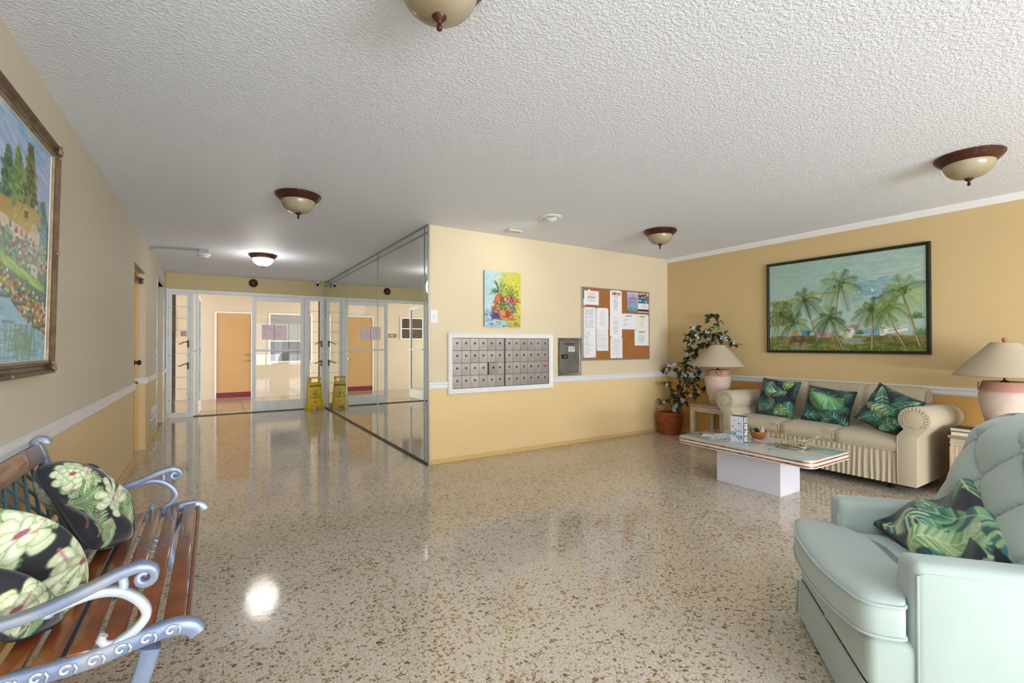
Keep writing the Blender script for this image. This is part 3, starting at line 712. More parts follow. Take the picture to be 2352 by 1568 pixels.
# cork board and its sheets
t = thing('cork_board', 'cork notice board in a thin aluminium frame', 'notice board', (0, YM, 0))
MB().box(3.868, 5.078, -.010, -.001, 1.030, 1.936).build('cork', mat('cork', 'ad6f38', .85, c2='8f5a2b', vs=60, bump=.5, bs=200, bd=.001), t)
mitre_frame(3.858, 5.088, 1.020, 1.946, .02, [(0, 0), (0, .018), (.003, .020), (.014, .020), (.016, .012), (.016, .010)]).build('frame', mat('board_frame', 'a9a89c', .35, metal=.5), t)
M_pin = mat('pin_dark', '2d2733', .4); pin = None
def sheet(name, lab, cat, x0, z1, x1, z0, cv, lift=0., pins=((.06, .03), (.94, .03)), curl=.004):
    w_, h_ = x1-x0, z1-z0
    ph = random.uniform(0, 6)
    t = thing(name, lab, cat, (x0, YM-.0125-lift, z0), 0, 'sheets pinned to the cork board')
    n1 = max(14, min(60, int(w_*260))); n2 = max(14, min(80, int(h_*260)))
    picture('sheet', cv, w_, h_, n1, n2, M_paper, t, y=0, x0=0, thick=.0006, disp=lambda u, v: -curl*(.5+.5*np.sin(v*7+ph))*(u*(1-u)*2)-curl*np.maximum(0, v-.8)*2)
    for px, pz in pins:
        MB().lathe([(.0001, 0), (.0035, 0), (.005, .004), (.003, .009), (.0001, .010)], (0, 0, 0), 8, axis='y', m=Matrix.Translation((px*w_, -.004, (1-pz)*h_)) @ Matrix.Diagonal((1, -1, 1, 1))).build('pin', M_pin, t)
    return t
ink = '77727c'
c1_ = paper_canvas(60, 48, 9, 'f0eeee', 'a09aa0', seed=1, center=True, mg=.2); c1_.rect(0, 0, 17, 4, '4f8f84'); c1_.rect(0, 0, 3, 28, '4f8f84'); c1_.rect(25, 0, 60, 4, 'd4664c'); c1_.rect(56, 0, 60, 26, 'd4664c'); c1_.rect(56, 26, 60, 48, '4f8f84'); c1_.rect(8, 44, 46, 48, 'c04a44'); c1_.rect(46, 44, 60, 48, '4f8f84'); c1_.rect(15, 21, 44, 24, 'a06a68', .7)
sheet('notice_sheet', 'small landscape notice edged in orange-red and teal, top left of the cork board', 'notice', 3.888, 1.916, 4.163, 1.707, c1_, .001, ((.06, .95),))
c2_ = paper_canvas(50, 68, 22, 'ebe9ee', 'b0abb5', seed=2, mg=.1, lo=.7); c2_.rect(8, 5, 9, 52, '9a94a0', .8); c2_.rect(36, 5, 37, 52, '9a94a0', .8); c2_.rect(30, 5, 31, 52, '9a94a0', .6); c2_.rect(5, 58, 45, 59, '9a94a0')
sheet('notice_sheet', 'white table sheet below the coloured-border notice, far left column', 'notice', 3.888, 1.692, 4.098, 1.40, c2_)
sheet('notice_sheet', 'white typed letter at the bottom left corner of the cork board', 'notice', 3.887, 1.412, 4.095, 1.056, paper_canvas(50, 84, 19, 'edebf0', '8d8894', seed=3, mg=.08, lo=.3, hi=.8), .001, ((.06, .02), (.06, .95), (.92, .96)))
sheet('notice_sheet', 'white sheet of faint text, upper one of the second column', 'notice', 4.105, 1.692, 4.314, 1.41, paper_canvas(50, 68, 16, 'eeedee', 'b9b6b8', seed=4, center=True))
sheet('notice_sheet', 'white lined sheet, lower one of the second column', 'notice', 4.104, 1.418, 4.310, 1.141, paper_canvas(50, 66, 16, 'edecee', 'b2aeb4', seed=5, mg=.1, lo=.85), .001, ((.04, .02), (.95, .02), (.04, .95)))
tp = sheet('directory_sheet', 'long white directory sheet headed TOPAZ in orange at the middle of the cork board', 'notice', 4.342, 1.938, 4.558, 1.585, paper_canvas(52, 88, 14, 'f0eff2', '5b5862', seed=6, center=True, mg=.22, lo=.4, hi=.7), .001)
M_topaz = mat('topaz_orange', 'b8532b', .6)
text('T', .050, M_topaz, tp, (.040, -.0105, .300), bold=.0004, name='printed_letter'); text('P', .050, M_topaz, tp, (.105, -.0105, .300), bold=.0004, name='printed_letter')
text('A', .050, M_topaz, tp, (.139, -.0105, .300), bold=.0004, name='printed_letter'); text('Z', .050, M_topaz, tp, (.173, -.0105, .300), bold=.0004, name='printed_letter')
MB().cyl((.073, -.0105, .301), .0185, .0012, 'y', 20).build('printed_letter', M_topaz, tp)
MB().cyl((.073, -.0115, .305), .0075, .0008, 'y', 5).build('printed_gem', mat('topaz_red', '7d2f22', .6), tp)
sheet('directory_sheet', 'white directory list sheet directly under the TOPAZ heading sheet', 'notice', 4.341, 1.590, 4.560, 1.322, paper_canvas(52, 66, 13, 'efeef2', '5f5c66', seed=7, center=True, mg=.08, lo=.3, hi=.6), .0, ((.04, .98), (.96, .98)))
sheet('notice_sheet', 'white sheet of faint pinkish text hanging lowest in the middle column', 'notice', 4.347, 1.326, 4.566, 1.042, paper_canvas(52, 70, 14, 'eceaed', 'b5a9ac', seed=8, center=True), .001, ((.05, .03), (.95, .03), (.5, .97)))
c3_ = Cv(52, 68, 'b9b5d8'); c3_.grad([(0, 'cfc8dd'), (.3, 'a9a2c6'), (.5, '8d93c4'), (.75, '6f9fb5'), (1, '4f8f95')])
for i in range(70): x = random.uniform(0, 52); y = random.uniform(0, 68); c3_.st(x, y, x+random.uniform(-3, 3), y+random.uniform(4, 14), 3, 1, vary(random.choice(['7a6f9c', 'c9c4e6', '5f9aa0', 'b0a8cf']), .06), .45)
c3_.rect(10, 21, 46, 23, '4a2f52'); c3_.rect(25, 24, 42, 28, 'd9a04f', .9); c3_.rect(16, 46, 44, 49, 'c9d23a', .9); c3_.rect(14, 34, 40, 36, '4a4f8c', .8); c3_.rect(18, 38, 38, 39, 'e8e4f4', .9)
sheet('flyer', 'lavender and teal flyer at the top right of the cork board', 'flyer', 4.654, 1.926, 4.862, 1.662, c3_, .001, ((.05, .97), (.95, .97)))
c4_ = Cv(52, 66, 'e9e8ec'); c4_.rect(2, 3, 50, 28, '5c4a40')
for i in range(60): c4_.ell(random.uniform(3, 49), random.uniform(4, 27), random.uniform(1, 4), random.uniform(1, 5), vary(random.choice(['2a211d', 'b99c86', '8a5a44', 'd9cfc6', '4d3b33']), .05), .8, random.uniform(0, 3))
c4_.rect(2, 23, 50, 35, '1f6f8c'); c4_.rect(5, 25, 17, 28, 'e8f2f5'); c4_.rect(26, 26, 44, 28, 'cfe6ee', .8); c4_.rect(34, 29, 44, 33, 'cfe6ee', .7); [c4_.st(20, 40+3*i, 44, 40+3*i, .8, .8, 'a9a7a3', .8) for i in range(5)]; c4_.rect(0, 56, 52, 63, '2e2030')
sheet('flyer', 'flyer with dark group photo and blue band, top right corner of the cork board', 'flyer', 4.862, 1.922, 5.080, 1.662, c4_, .002, ((.1, .02),))
sheet('notice_sheet', 'white landscape typed notice right of the directory column', 'notice', 4.559, 1.635, 4.826, 1.424, paper_canvas(60, 48, 8, 'eeecf3', '6a6672', seed=9, title=True, lo=.2, hi=.7), .0, ((.03, .03),))
sheet('notice_sheet', 'cream sheet with scattered faint text at the right edge, below the flyers', 'notice', 4.818, 1.634, 5.076, 1.42, paper_canvas(56, 46, 7, 'e9e8de', 'a3a193', seed=10, title=True, center=True, lo=.2, hi=.5), .001, ((.9, .04),))
sheet('notice_sheet', 'white centred-text sheet, lowest on the right side of the cork board', 'notice', 4.795, 1.426, 5.080, 1.208, paper_canvas(60, 46, 8, 'ecebe8', '7d7a7c', seed=11, title=True, center=True, lo=.4, hi=.7), .002, ((.04, .04), (.97, .05)))

# potted-plant canvas
def potted_painting():
    W_, H_ = 150, 196; cv = Cv(W_, H_, 'b9cdd0')
    for y in range(H_):
        for_x = np.linspace(0, 1, W_); t_ = np.clip((for_x-.35+.15*math.sin(y*.05))*2.2, 0, 1)[:, None]
        cv.a[y] = np.array(hx('aecbd2'))*(1-t_)+np.array(hx('c9c44a'))*t_
    for i in range(260):
        x = random.uniform(0, W_); y = random.uniform(0, H_*.75); f = x/W_
        cc = random.choice(['c4dbe0', '9fbfc9', 'd6e4e0']) if f < .42 else random.choice(['d9d24a', 'b7b63a', 'e6df7a', 'a3a52f', 'd2c03a'])
        cv.st(x, y, x+random.uniform(-10, 10), y+random.uniform(-10, 10), 8, 4, vary(cc, .04), .3)
    for i in range(160):
        x = random.uniform(0, W_); y = H_*random.uniform(.70, 1.0)
        cc = random.choice(['6f9cc2', '8fb6d6', '5a6f9f', '4c4878', 'a9cbe0']) if x < W_*.62 else random.choice(['b89a3a', '8a6a2f', 'c7b54a', '6f5a34'])
        cv.st(x, y, x+random.uniform(-18, 18), y+random.uniform(-2, 2), 5, 3, vary(cc, .05), .5)
    for i in range(80): cv.st(random.uniform(20, 60), random.uniform(145, 170), random.uniform(45, 100), random.uniform(150, 175), 5, 2, vary('4a3f6e', .05), .35)
    cv.ell(36, 133, 9, 10, '9c4f2a'); cv.ell(33, 130, 4, 5, 'c97b4a', .7)
    cv.ell(60, 112, 21, 35, 'b5572a'); cv.ell(53, 108, 8, 26, 'd9824a', .7, soft=6); cv.ell(72, 118, 9, 26, '7d3418', .7, soft=6)
    for i in range(120):
        x = random.gauss(104, 14); y = random.gauss(78, 12); cv.ell(x, y, 4, 3, vary(random.choice(['9aa32f', '5f7a2a', 'c9a53a', '7d8f2f']), .05), .8, random.uniform(0, 3))
    cv.ell(112, 132, 14, 18, '3f6f7a'); cv.ell(108, 128, 6, 12, '6fa0a8', .6, soft=4); cv.ell(124, 134, 8, 9, 'a86a5a')
    for i in range(190):
        x = random.gauss(108, 14); y = random.gauss(106, 11); cv.ell(x, y, 3, 2.4, vary(random.choice(['8f2a3c', 'b8435a', 'd98a9a', '6a2138', 'e0b0a8', 'c2562f', '3f4f2a']), .05), .85, random.uniform(0, 3))
    for i in range(70):
        a = random.uniform(-PI*.98, -.02); L_ = random.uniform(30, 58)*(.75+.25*abs(math.sin(a))); x0, y0 = 62+random.uniform(-5, 5), 78
        x1 = x0+math.cos(a)*L_*.6; y1 = y0+math.sin(a)*L_*.75; x2 = x0+math.cos(a)*L_; y2 = y0+math.sin(a)*L_+L_*.28*abs(math.cos(a))
        cc = vary(random.choice(['2f4f3a', '476b3f', '6f8f5a', '9ab06a', '23402f', 'b9c48a'] if x1 < 70 else ['6f8f2a', '9ab03a', 'c9cf5a', '476b2a']), .04)
        cv.curve([(x0, y0), ((x0+x1)/2, (y0+y1)/2-3), (x1, y1), ((x1+x2)/2+1, (y1+y2)/2), (x2, y2)], 3.2, .8, cc, .9)
    cv.ell(84, 148, 27, 22, 'b65f2e'); cv.ell(74, 146, 11, 13, 'e09a5c', .75, soft=6); cv.ell(97, 156, 10, 12, '7a3a1c', .6, soft=6); cv.curve([(60, 138), (75, 134), (95, 134), (108, 139)], 4, 4, 'd98a52'); cv.curve([(62, 162), (78, 168), (100, 165)], 2, 2, 'f0c49a')
    cv.ell(110, 164, 9.5, 10, 'c06a42'); cv.ell(107, 160, 4, 4, 'e8a884', .8)
    for i in range(150):
        x = random.gauss(78, 13); y = random.gauss(122, 8); cv.ell(x, y, 4.5, 2, vary(random.choice(['3f5f2a', '6f8a3a', '93a85a', '2c4722', 'b0bb78']), .05), .85, random.uniform(0, 3))
    cv.st(122, 187, 136, 187, 1.5, 1.5, '2a2a30', .8); cv.noise(.012, 30); return cv
t = thing('canvas_painting', 'unframed canvas of potted plants in orange pots above the mailboxes', 'painting', (2.468, YM, 1.42))
picture('painted_front', potted_painting(), .468, .61, 130, 168, paint_mat('canvas_paint', .55, .2, 400), t, y=-.0285, x0=0)
MB().box(0, .468, -.028, -.002, 0, .61).build('stretcher', mat('canvas_edge', '9fb4ae', .7, c2='b5b27a', vs=3), t)

# ================================================================== RIGHT WALL PAINTING
def palm_painting():
    W_, H_ = 440, 306; cv = Cv(W_, H_, '9fbdb4'); rr = random.Random(5)
    def cx(x, y):
        tt = (x-150)/1895; u = tt*5.48/(tt*5.48+(1-tt)*4.23)
        top = 430+(165-430)*tt; bot = 1442+(1455-1442)*tt
        return u*W_, (y-top)/(bot-top)*H_
    cv.grad([(0, '93b0a6'), (.45, '9fb9ae'), (.62, 'a4bdb2'), (1, '9cb5a5')])
    for i in range(420):
        x = rr.uniform(0, W_); y = rr.uniform(0, H_*.5); c = '9fbfb2'
        if x > W_*.55: c = rr.choice(['b9c4bb', 'a7b8b4', 'c4cbbd', 'aebcb2'])
        cv.st(x, y, x+rr.uniform(10, 34), y+rr.uniform(-3, 3), 6, 3, vary(c, .02), .35)
    for i in range(170):
        x = rr.uniform(.58, .84)*W_; y = rr.gauss(.37, .055)*H_; cv.st(x, y, x+rr.uniform(8, 26), y+rr.uniform(-4, 3), 8, 4, vary(rr.choice(['6f97ab', '7ba3b2', '5f88a3', '8fb0b8']), .02), .35)
    hz = cx(1200, 745)[1]
    cv.curve([cx(300, 860), cx(640, 800), cx(760, 790), cx(980, 770), cx(1180, 745)], 7, 2, 'c9b98a', .9)
    cv.curve([cx(620, 770), cx(740, 755), cx(960, 740), cx(1100, 730)], 6, 2, '7f8f4a', .8)
    for q in (cx(1225, 735), cx(1385, 715)): cv.poly([(q[0]-3, q[1]+3), (q[0], q[1]-5), (q[0]+4, q[1]+3)], 'eef0e8')
    for i in range(200):
        x = rr.uniform(0, .17)*W_; y = rr.uniform(.42, .72)*H_; cv.ell(x, y, 5, 3, vary(rr.choice(['6f7a32', '8f9448', '55642a', 'a39a58', '4c5a26']), .03), .7, rr.uniform(0, 3))
    cv.rect(0, .86*H_, W_, H_, '6a6a34')
    for i in range(420):
        x = rr.uniform(0, W_); y = rr.uniform(.84, 1.)*H_; cv.st(x-16, y, x+rr.uniform(4, 18), y+rr.uniform(-3, 3), 9, 5, vary(rr.choice(['6a6a30', '5d6f2a', '7b6a3a', '86863f', '4c5a24', '8a7a4a']), .03), .6)
    for i in range(60):
        x, y = cx(rr.uniform(380, 660), rr.uniform(1270, 1400)); cv.st(x-8, y, x+9, y, 7, 4, vary('5f4326', .04), .5)
    for i in range(50):
        x, y = cx(rr.uniform(420, 640), rr.uniform(1340, 1420)); cv.st(x-7, y, x+7, y+1, 4, 2, vary('9b978c', .04), .5)
        x, y = cx(rr.uniform(1020, 1280), rr.uniform(1290, 1370)); cv.st(x-7, y, x+7, y+1, 5, 2, vary('9aa39c', .04), .5)
    B = lambda pts, c, al=1.: cv.poly([cx(*p) for p in pts], c, al)
    B([(420, 1200), (500, 1200), (490, 1265), (410, 1265)], 'b5804a'); B([(515, 1185), (600, 1205), (600, 1270), (540, 1262)], '3f7398'); B([(600, 1205), (650, 1200), (620, 1265), (590, 1268)], '2f5a7c')
    B([(675, 1170), (860, 1240), (910, 1215), (910, 1275), (730, 1285)], 'b58c92'); B([(675, 1170), (700, 1180), (740, 1285), (715, 1275)], 'd6c6c2')
    B([(1080, 1160), (1150, 1125), (1230, 1150), (1200, 1195)], '9c7f93'); B([(1010, 1190), (1080, 1165), (1150, 1170), (1168, 1215), (1130, 1290), (1060, 1298), (1000, 1250)], 'dcdcd4'); B([(1015, 1190), (1090, 1172), (1150, 1180), (1100, 1210), (1010, 1212)], '93a86a'); B([(1060, 1210), (1070, 1295), (1030, 1285), (1005, 1240)], 'b9ab94')
    B([(1290, 1190), (1460, 1140), (1480, 1260), (1400, 1245), (1300, 1240)], '7f9fbf'); B([(1465, 1145), (1530, 1128), (1580, 1175), (1575, 1215), (1530, 1258), (1480, 1262)], 'e3e3dc'); B([(1480, 1165), (1530, 1142), (1570, 1180), (1500, 1185)], '8fb0a0')
    B([(1570, 1180), (1700, 1165), (1815, 1120), (1815, 1200), (1680, 1220), (1570, 1228)], 'ddd9d0'); B([(1570, 1200), (1815, 1150), (1815, 1160), (1575, 1212)], 'a58a90')
    def palm(c0, base, L, n, seedc, bend=0, wdt=6., behind=False):
        x0, y0 = cx(*c0); x1, y1 = cx(*base); pts = []
        for i in range(9):
            s = i/8; pts.append((x0+(x1-x0)*s+bend*math.sin(s*PI)*8, y0+(y1-y0)*s))
        cv.curve(pts, wdt*.6, wdt, '5f4a33'); cv.curve([(p[0]-wdt*.12, p[1]) for p in pts[2:]], wdt*.3, wdt*.55, 'c9b394', .85)
        L *= W_/1895*1.05; n = max(9, int(n*.72))
        for k in range(n):
            a = -PI/2+(k/(n-1)-.5)*2*PI*.86+rr.uniform(-.1, .1); l_ = L*rr.uniform(.75, 1.1); pp = []
            dr = .55*l_*(abs(math.cos(a))+.25)
            for i in range(10):
                s = i/9; pp.append((x0+math.cos(a)*l_*s, y0+math.sin(a)*l_*s*.95+dr*s*s))
            cl = rr.choice(seedc)
            for i in range(9):
                (ax, ay), (bx, by) = pp[i], pp[i+1]; dx, dy = bx-ax, by-ay; d = math.hypot(dx, dy)+1e-6; dx /= d; dy /= d
                for q in (0, .5):
                    mx, my = ax+(bx-ax)*q, ay+(by-ay)*q; ll = L*.20*math.sin(PI*(.12+.80*(i+q)/9))+1.5
                    for sg in (-1, 1):
                        nx, ny = (dx*.75-sg*dy*.8), (dy*.75+sg*dx*.8+.35)
                        cv.st(mx, my, mx+nx*ll, my+ny*ll, 1.5, .5, vary(cl, .07), .8)
            cv.curve(pp, 1.8, .8, vary(cl, .03), .8)
        for k in range(26): cv.ell(x0+rr.gauss(0, L*.12), y0+rr.gauss(0, L*.12), 3, 3, vary('3b4a22', .03), .5)
    G = ['4c632a', '5f7433', '3c5226', '788d48', '324526', '58704a']; G2 = G+['94a662', '7f9c7a']; G3 = ['7f9334', '95a846', '5c762a', '6c8736', '465f24', '839a4e']
    palm((990, 640), (900, 1330), 300, 17, G2, 0, 4.5); palm((560, 830), (725, 1325), 260, 16, G, 0, 5)
    palm((290, 1010), (200, 1440), 250, 15, G, 0, 4); palm((430, 1110), (265, 1435), 240, 15, G2+['9fb0a4', '8a9a94'], 0, 4.5)
    palm((870, 1050), (1030, 1432), 245, 17, G, 0, 6); palm((1560, 920), (1780, 1392), 240, 15, G2, -.6, 6)
    palm((1390, 940), (1380, 1430), 250, 16, G, 0, 6.5); palm((1740, 720), (1965, 1390), 320, 18, G3, 0, 6.5)
    for (px, py, s_) in ((1230, 1240, 70), (1990, 1250, 110), (1930, 1050, 90), (720, 1380, 80)):
        x, y = cx(px, py)
        for k in range(70): a = rr.uniform(-PI, 0); l_ = s_/1895*W_*rr.uniform(.5, 1.1); cv.st(x+rr.uniform(-8, 8), y, x+math.cos(a)*l_, y+math.sin(a)*l_, 2, .7, vary(rr.choice(['4f6a3c', '5f7a55', '3c5230', '6f8a60']), .03), .8)
    for i in range(420):
        x = rr.uniform(0, W_); y = H_*rr.uniform(.93, 1.0); cv.st(x, y+3, x+rr.uniform(-4, 4), y-rr.uniform(2, 8), 2, .7, vary(rr.choice(['4f6a22', '6f8a34', '86a04a', '3b5220', '9aa860']), .04), .7)
    cv.noise(.010, 40); return cv
t = thing('framed_painting', 'wide painting of palms and boats in a thin black frame over the beige sofa', 'painting', (XR, 2.253, 1.125), -PI/2)
picture('painted_board', palm_painting(), 1.42, .975, 440, 306, paint_mat('oil_paint', .45, .2, 350), t, y=-.026, x0=-.71, z0=.025)
MB().box(-.715, .715, -.0255, -.004, .02, 1.005).build('backing_board', M_brown, t)
mitre_frame(-.74, .74, 0, 1.028, .03, [(0, 0), (0, .036), (.004, .042), (.018, .040), (.022, .033), (.030, .030), (.030, .024)]).build('frame', mat('black_frame', '14130f', .35, c2='26281a', vs=9), t)

# ================================================================== LEFT WALL PAINTING
def cottage_painting():
    W_, H_ = 300, 330; cv = Cv(W_, H_, '9fb4d6'); rr = random.Random(9); X = lambda u: u*W_; Y = lambda v: v*H_
    cv.grad([(0, '7fb4d9'), (.18, 'a3b4dc'), (.3, 'b9bede'), (.42, 'a9bcd2'), (.5, '5f8a76'), (1, '3f6a5a')])
    for i in range(260):
        x = rr.uniform(0, W_); y = rr.uniform(0, H_*.36); cv.st(x, y, x+rr.uniform(12, 46), y+rr.uniform(2, 16), 9, 3, vary(rr.choice(['8fb6e0', 'c6c4e4', 'd9cfe0', '6fb0d6', 'b0b6e0', 'e2dbe4']), .03), .35)
    for i in range(200):
        x = X(rr.uniform(0, 1)); y = Y(rr.gauss(.40, .05)); cv.ell(x, y, 8, 12, vary(rr.choice(['4f7f7a', '3f6a5f', '6a9a8f', '2f5248']), .03), .5)
    def tree(u, vt, vb, wd, cols, n=520):
        for i in range(n):
            s = rr.random()**.8; v = vt+(vb-vt)*s; ww = wd*(.25+.75*math.sin(min(1, s*1.25)*PI*.55)); x = X(u)+rr.gauss(0, 1)*ww*.42; cv.ell(x, Y(v), rr.uniform(2, 4.5), rr.uniform(2, 5), vary(rr.choice(cols), .04), .75, rr.uniform(0, 3))
    tree(.60, .15, .42, 18, ['3f6a4a', '55845a', '6f9a62', '2f5240']); tree(.46, .22, .42, 20, ['3a5f4c', '4c7a5c', '2c4a40']); tree(.30, .18, .45, 26, ['3f6a4a', '2f5240', '5b8458'])
    tree(.79, .055, .40, 20, ['5a6a34', '7a8440', '3f5230', '8f8f48', '2f4228', '98903f'], 900); tree(.68, .12, .40, 17, ['5f8a4a', '7fa054', '446a3c', '94a85a'], 600); tree(.93, .26, .46, 16, ['4f8a8a', '5f9a94', '3f6a6a'])
    P = lambda pts, c, al=1.: cv.poly([(X(a), Y(b)) for a, b in pts], c, al)
    P([(.50, .36), (.62, .345), (.66, .40), (.60, .42), (.50, .42)], 'b39a4a'); P([(.50, .42), (.62, .42), (.62, .47), (.50, .47)], 'd9bfa8')
    P([(.63, .405), (.88, .425), (.88, .50), (.64, .48)], 'dcc0ae'); P([(.80, .42), (.84, .36), (.90, .42), (.90, .50), (.82, .50)], 'c9b9a4')
    P([(.60, .425), (.68, .335), (.86, .315), (.91, .36), (.90, .39), (.86, .37), (.82, .395), (.80, .44)], 'b8a04c')
    for i in range(130): a = rr.uniform(.63, .88); b = rr.uniform(.33, .42); cv.st(X(a), Y(b), X(a)-6, Y(b)+5, 2, 1, vary(rr.choice(['d4bf6a', '9a843a', 'c4ac54']), .03), .5)
    P([(.885, .30), (.91, .30), (.91, .36), (.885, .36)], 'a58f6a'); P([(.74, .355), (.775, .35), (.78, .38), (.745, .385)], '5f5236')
    for a in (.67, .715, .76): P([(a, .44), (a+.02, .442), (a+.02, .47), (a, .468)], 'b8584a')
    for i in range(420):
        a = rr.uniform(.45, 1.0); b = rr.uniform(.46, .60); cv.ell(X(a), Y(b), 3, 2.6, vary(rr.choice(['3f7a44', '5f9a4c', '2f5a3c', 'c95a4c', 'e8d8d4', '7fa8cc', 'd98a7a', '88b04f', '467a5a']), .04), .8)
    for i in range(150):
        s = rr.random(); a = .40+.55*s; b = .555+.10*s+rr.uniform(-.015, .02); cv.st(X(a)-8, Y(b)-1, X(a)+8, Y(b)+2, 5, 3, vary(rr.choice(['9ac45a', '86b44c', 'b4d470']), .03), .6)
    P([(.82, .565), (.89, .575), (.89, .625), (.82, .615)], 'd9dcd6', .8); P([(.835, .58), (.875, .585), (.86, .60)], '6f8a84')
    for i in range(900):
        s = rr.random(); a = rr.uniform(.42, 1.0); b = .62+.06*rr.random()+(a-.42)*.25+rr.uniform(-.05, .10); cv.ell(X(a), Y(b), 2.8, 2.5, vary(rr.choice(['2f5a34', '4c7a3c', 'e4dccf', 'f0e8e0', 'c4402f', 'd9705a', '86a04f', '36503a', 'b0bc86', 'd8a84a']), .04), .85)
    P([(0, .62), (.42, .66), (.60, .72), (.78, .82), (1, .88), (1, 1), (0, 1)], '9cc6df')
    for i in range(330):
        a = rr.uniform(0, 1); b = rr.uniform(.70, 1.0)
        if b < .66+.22*a: continue
        cv.st(X(a)-rr.uniform(4, 18), Y(b), X(a)+rr.uniform(4, 18), Y(b), 3, 1.5, vary(rr.choice(['8fb4d6', 'bcd9ea', '6f94a8', 'a8d0e4', 'dcebf0', '5a7a80']), .03), .55)
    for i in range(120): a = rr.gauss(.78, .10); b = rr.uniform(.86, .98); cv.st(X(a), Y(b)-8, X(a), Y(b)+8, 5, 3, vary('6f9a74', .04), .3)
    for (a, b) in ((.72, .75), (.82, .80), (.60, .73), (.9, .84), (.5, .72)): cv.ell(X(a), Y(b), 16, 4, '4f5f66', .8); cv.ell(X(a)-2, Y(b)-2, 12, 2, '9aa4a8', .7)
    cv.noise(.012, 40); return cv
t = thing('framed_painting', 'painting of a thatched cottage by a stream in a chipped ornate bronze frame, left wall', 'painting', (XL+.001, 2.30, 1.087), PI/2)
t.rotation_euler = (.019, 0, PI/2)
picture('painted_board', cottage_painting(), 1.264, .935, 210, 330, paint_mat('oil_paint_soft', .4, .15, 300), t, y=-.022, x0=-.632, z0=.0625)
MB().box(-.65, .65, -.021, -.003, .04, 1.02).build('backing_board', M_brown, t)
M_fr = mat('aged_bronze_frame', '79644e', .42, metal=.35, c2='50402f', vs=18, bump=.5, bs=60, bd=.004)
mitre_frame(-.70, .70, 0, 1.06, .12, [(0, 0), (0, .034), (.005, .044), (.011, .046), (.017, .040), (.021, .032), (.030, .026), (.038, .028), (.043, .034), (.048, .035), (.053, .030)]).build('frame', M_fr, t)
mitre_frame(-.649, .649, .051, 1.009, .04, [(0, .030), (.003, .033), (.008, .033), (.011, .027), (.014, .023), (.016, .0225)]).build('inner_frame', mat('frame_inner_gilt', 'a08d74', .4, metal=.35, c2='7a6750', vs=22), t)
mitre_frame(-.635, .635, .0605, .9995, .01, [(0, .022), (.001, .025), (.006, .025), (.007, .0225)]).build('white_slip', mat('frame_slip', 'dcd6cc', .5), t)
for sx_ in (-1, 1):
    for z in (.03, 1.03):
        g = MB(); rr = random.Random(int(z*100)+sx_)
        for k in range(16):
            a = rr.random()*PI*2; r_ = rr.uniform(.0, .034); g.sph((sx_*.672+math.cos(a)*r_*.8, -.042-rr.uniform(0, .006), z+math.sin(a)*r_), rr.uniform(.004, .010), 8)
        g.build('corner_ornament', mat('chipped_ornament', '9a8874', .5, metal=.2, c2='5f4d3b', vs=40), t, angle=180)
MB().sph((.69, -.042, .56), .009, 8).sph((.692, -.04, .545), .006, 8).sph((.688, -.042, .575), .006, 8).build('centre_ornament', MATS['chipped_ornament'], t, angle=180)
MB().sph((.15, -.042, .010), .009, 8).sph((.17, -.042, .008), .007, 8).build('centre_ornament', MATS['chipped_ornament'], t, angle=180)

t = thing('elevator_call_panel', 'narrow pale call panel beside the elevator door frame', 'call panel', (XL, 7.95, .93), PI/2)
MB().box(-.045, .045, -.008, 0, 0, .23, .002).build('plate', mat('panel_pale', 'c9c6bd', .4), t)
for z in (.06, .13): MB().cyl((0, -.008, z), .014, .005, 'y', 16, m=Matrix.Translation((0, -.004, 0))).build('button', mat('button_red', '8a3a30', .4), t)
t = thing('wall_access_panel', 'polished steel access panel low on the left wall before the elevator', 'panel', (XL, 7.72, .12), PI/2)
MB().box(-.30, .30, -.006, 0, 0, .30, .002).build('plate', M_steel, t)
MB().box(-.30, .30, -.016, -.006, .14, .17, .002).build('rail', M_white, t)

# ================================================================== BENCH
M_iron = mat('blue_painted_iron', '7f8fae', .38, metal=.25, c2='a9aeb8', vs=10, bump=.25, bs=50)
M_iron_hi = mat('pale_iron_relief', 'b9c9d8', .4, metal=.2, c2='d6d6d2', vs=12)
M_slat = mat('varnished_wood', '8a4a22', .28, c2='6f3618', vs=9, coat=.5, rnd=.08)
M_slat_e = mat('honey_wood', 'b8813f', .35, c2='a06c30', vs=7, coat=.3, rnd=.05)
bn = thing('garden_bench', 'slatted wooden garden bench with scrolled blue-painted iron ends along the left wall', 'bench', (0, 0, 0))
def catmull(P, n=6):
    P = [Vector(p) for p in P]; out = []
    for i in range(len(P)-1):
        a = P[max(0, i-1)]; b = P[i]; c = P[i+1]; d = P[min(len(P)-1, i+2)]
        for k in range(n):
            s = k/n; out.append(.5*((2*b)+(-a+c)*s+(2*a-5*b+4*c-d)*s*s+(-a+3*b-3*c+d)*s**3))
    out.append(P[-1]); return out
def spiral(cx, cz, r0, r1, a0, turns, n=14):
    return [(cx+(r0+(r1-r0)*k/n)*math.cos(a0+turns*2*PI*k/n), cz+(r0+(r1-r0)*k/n)*math.sin(a0+turns*2*PI*k/n)) for k in range(n+1)]
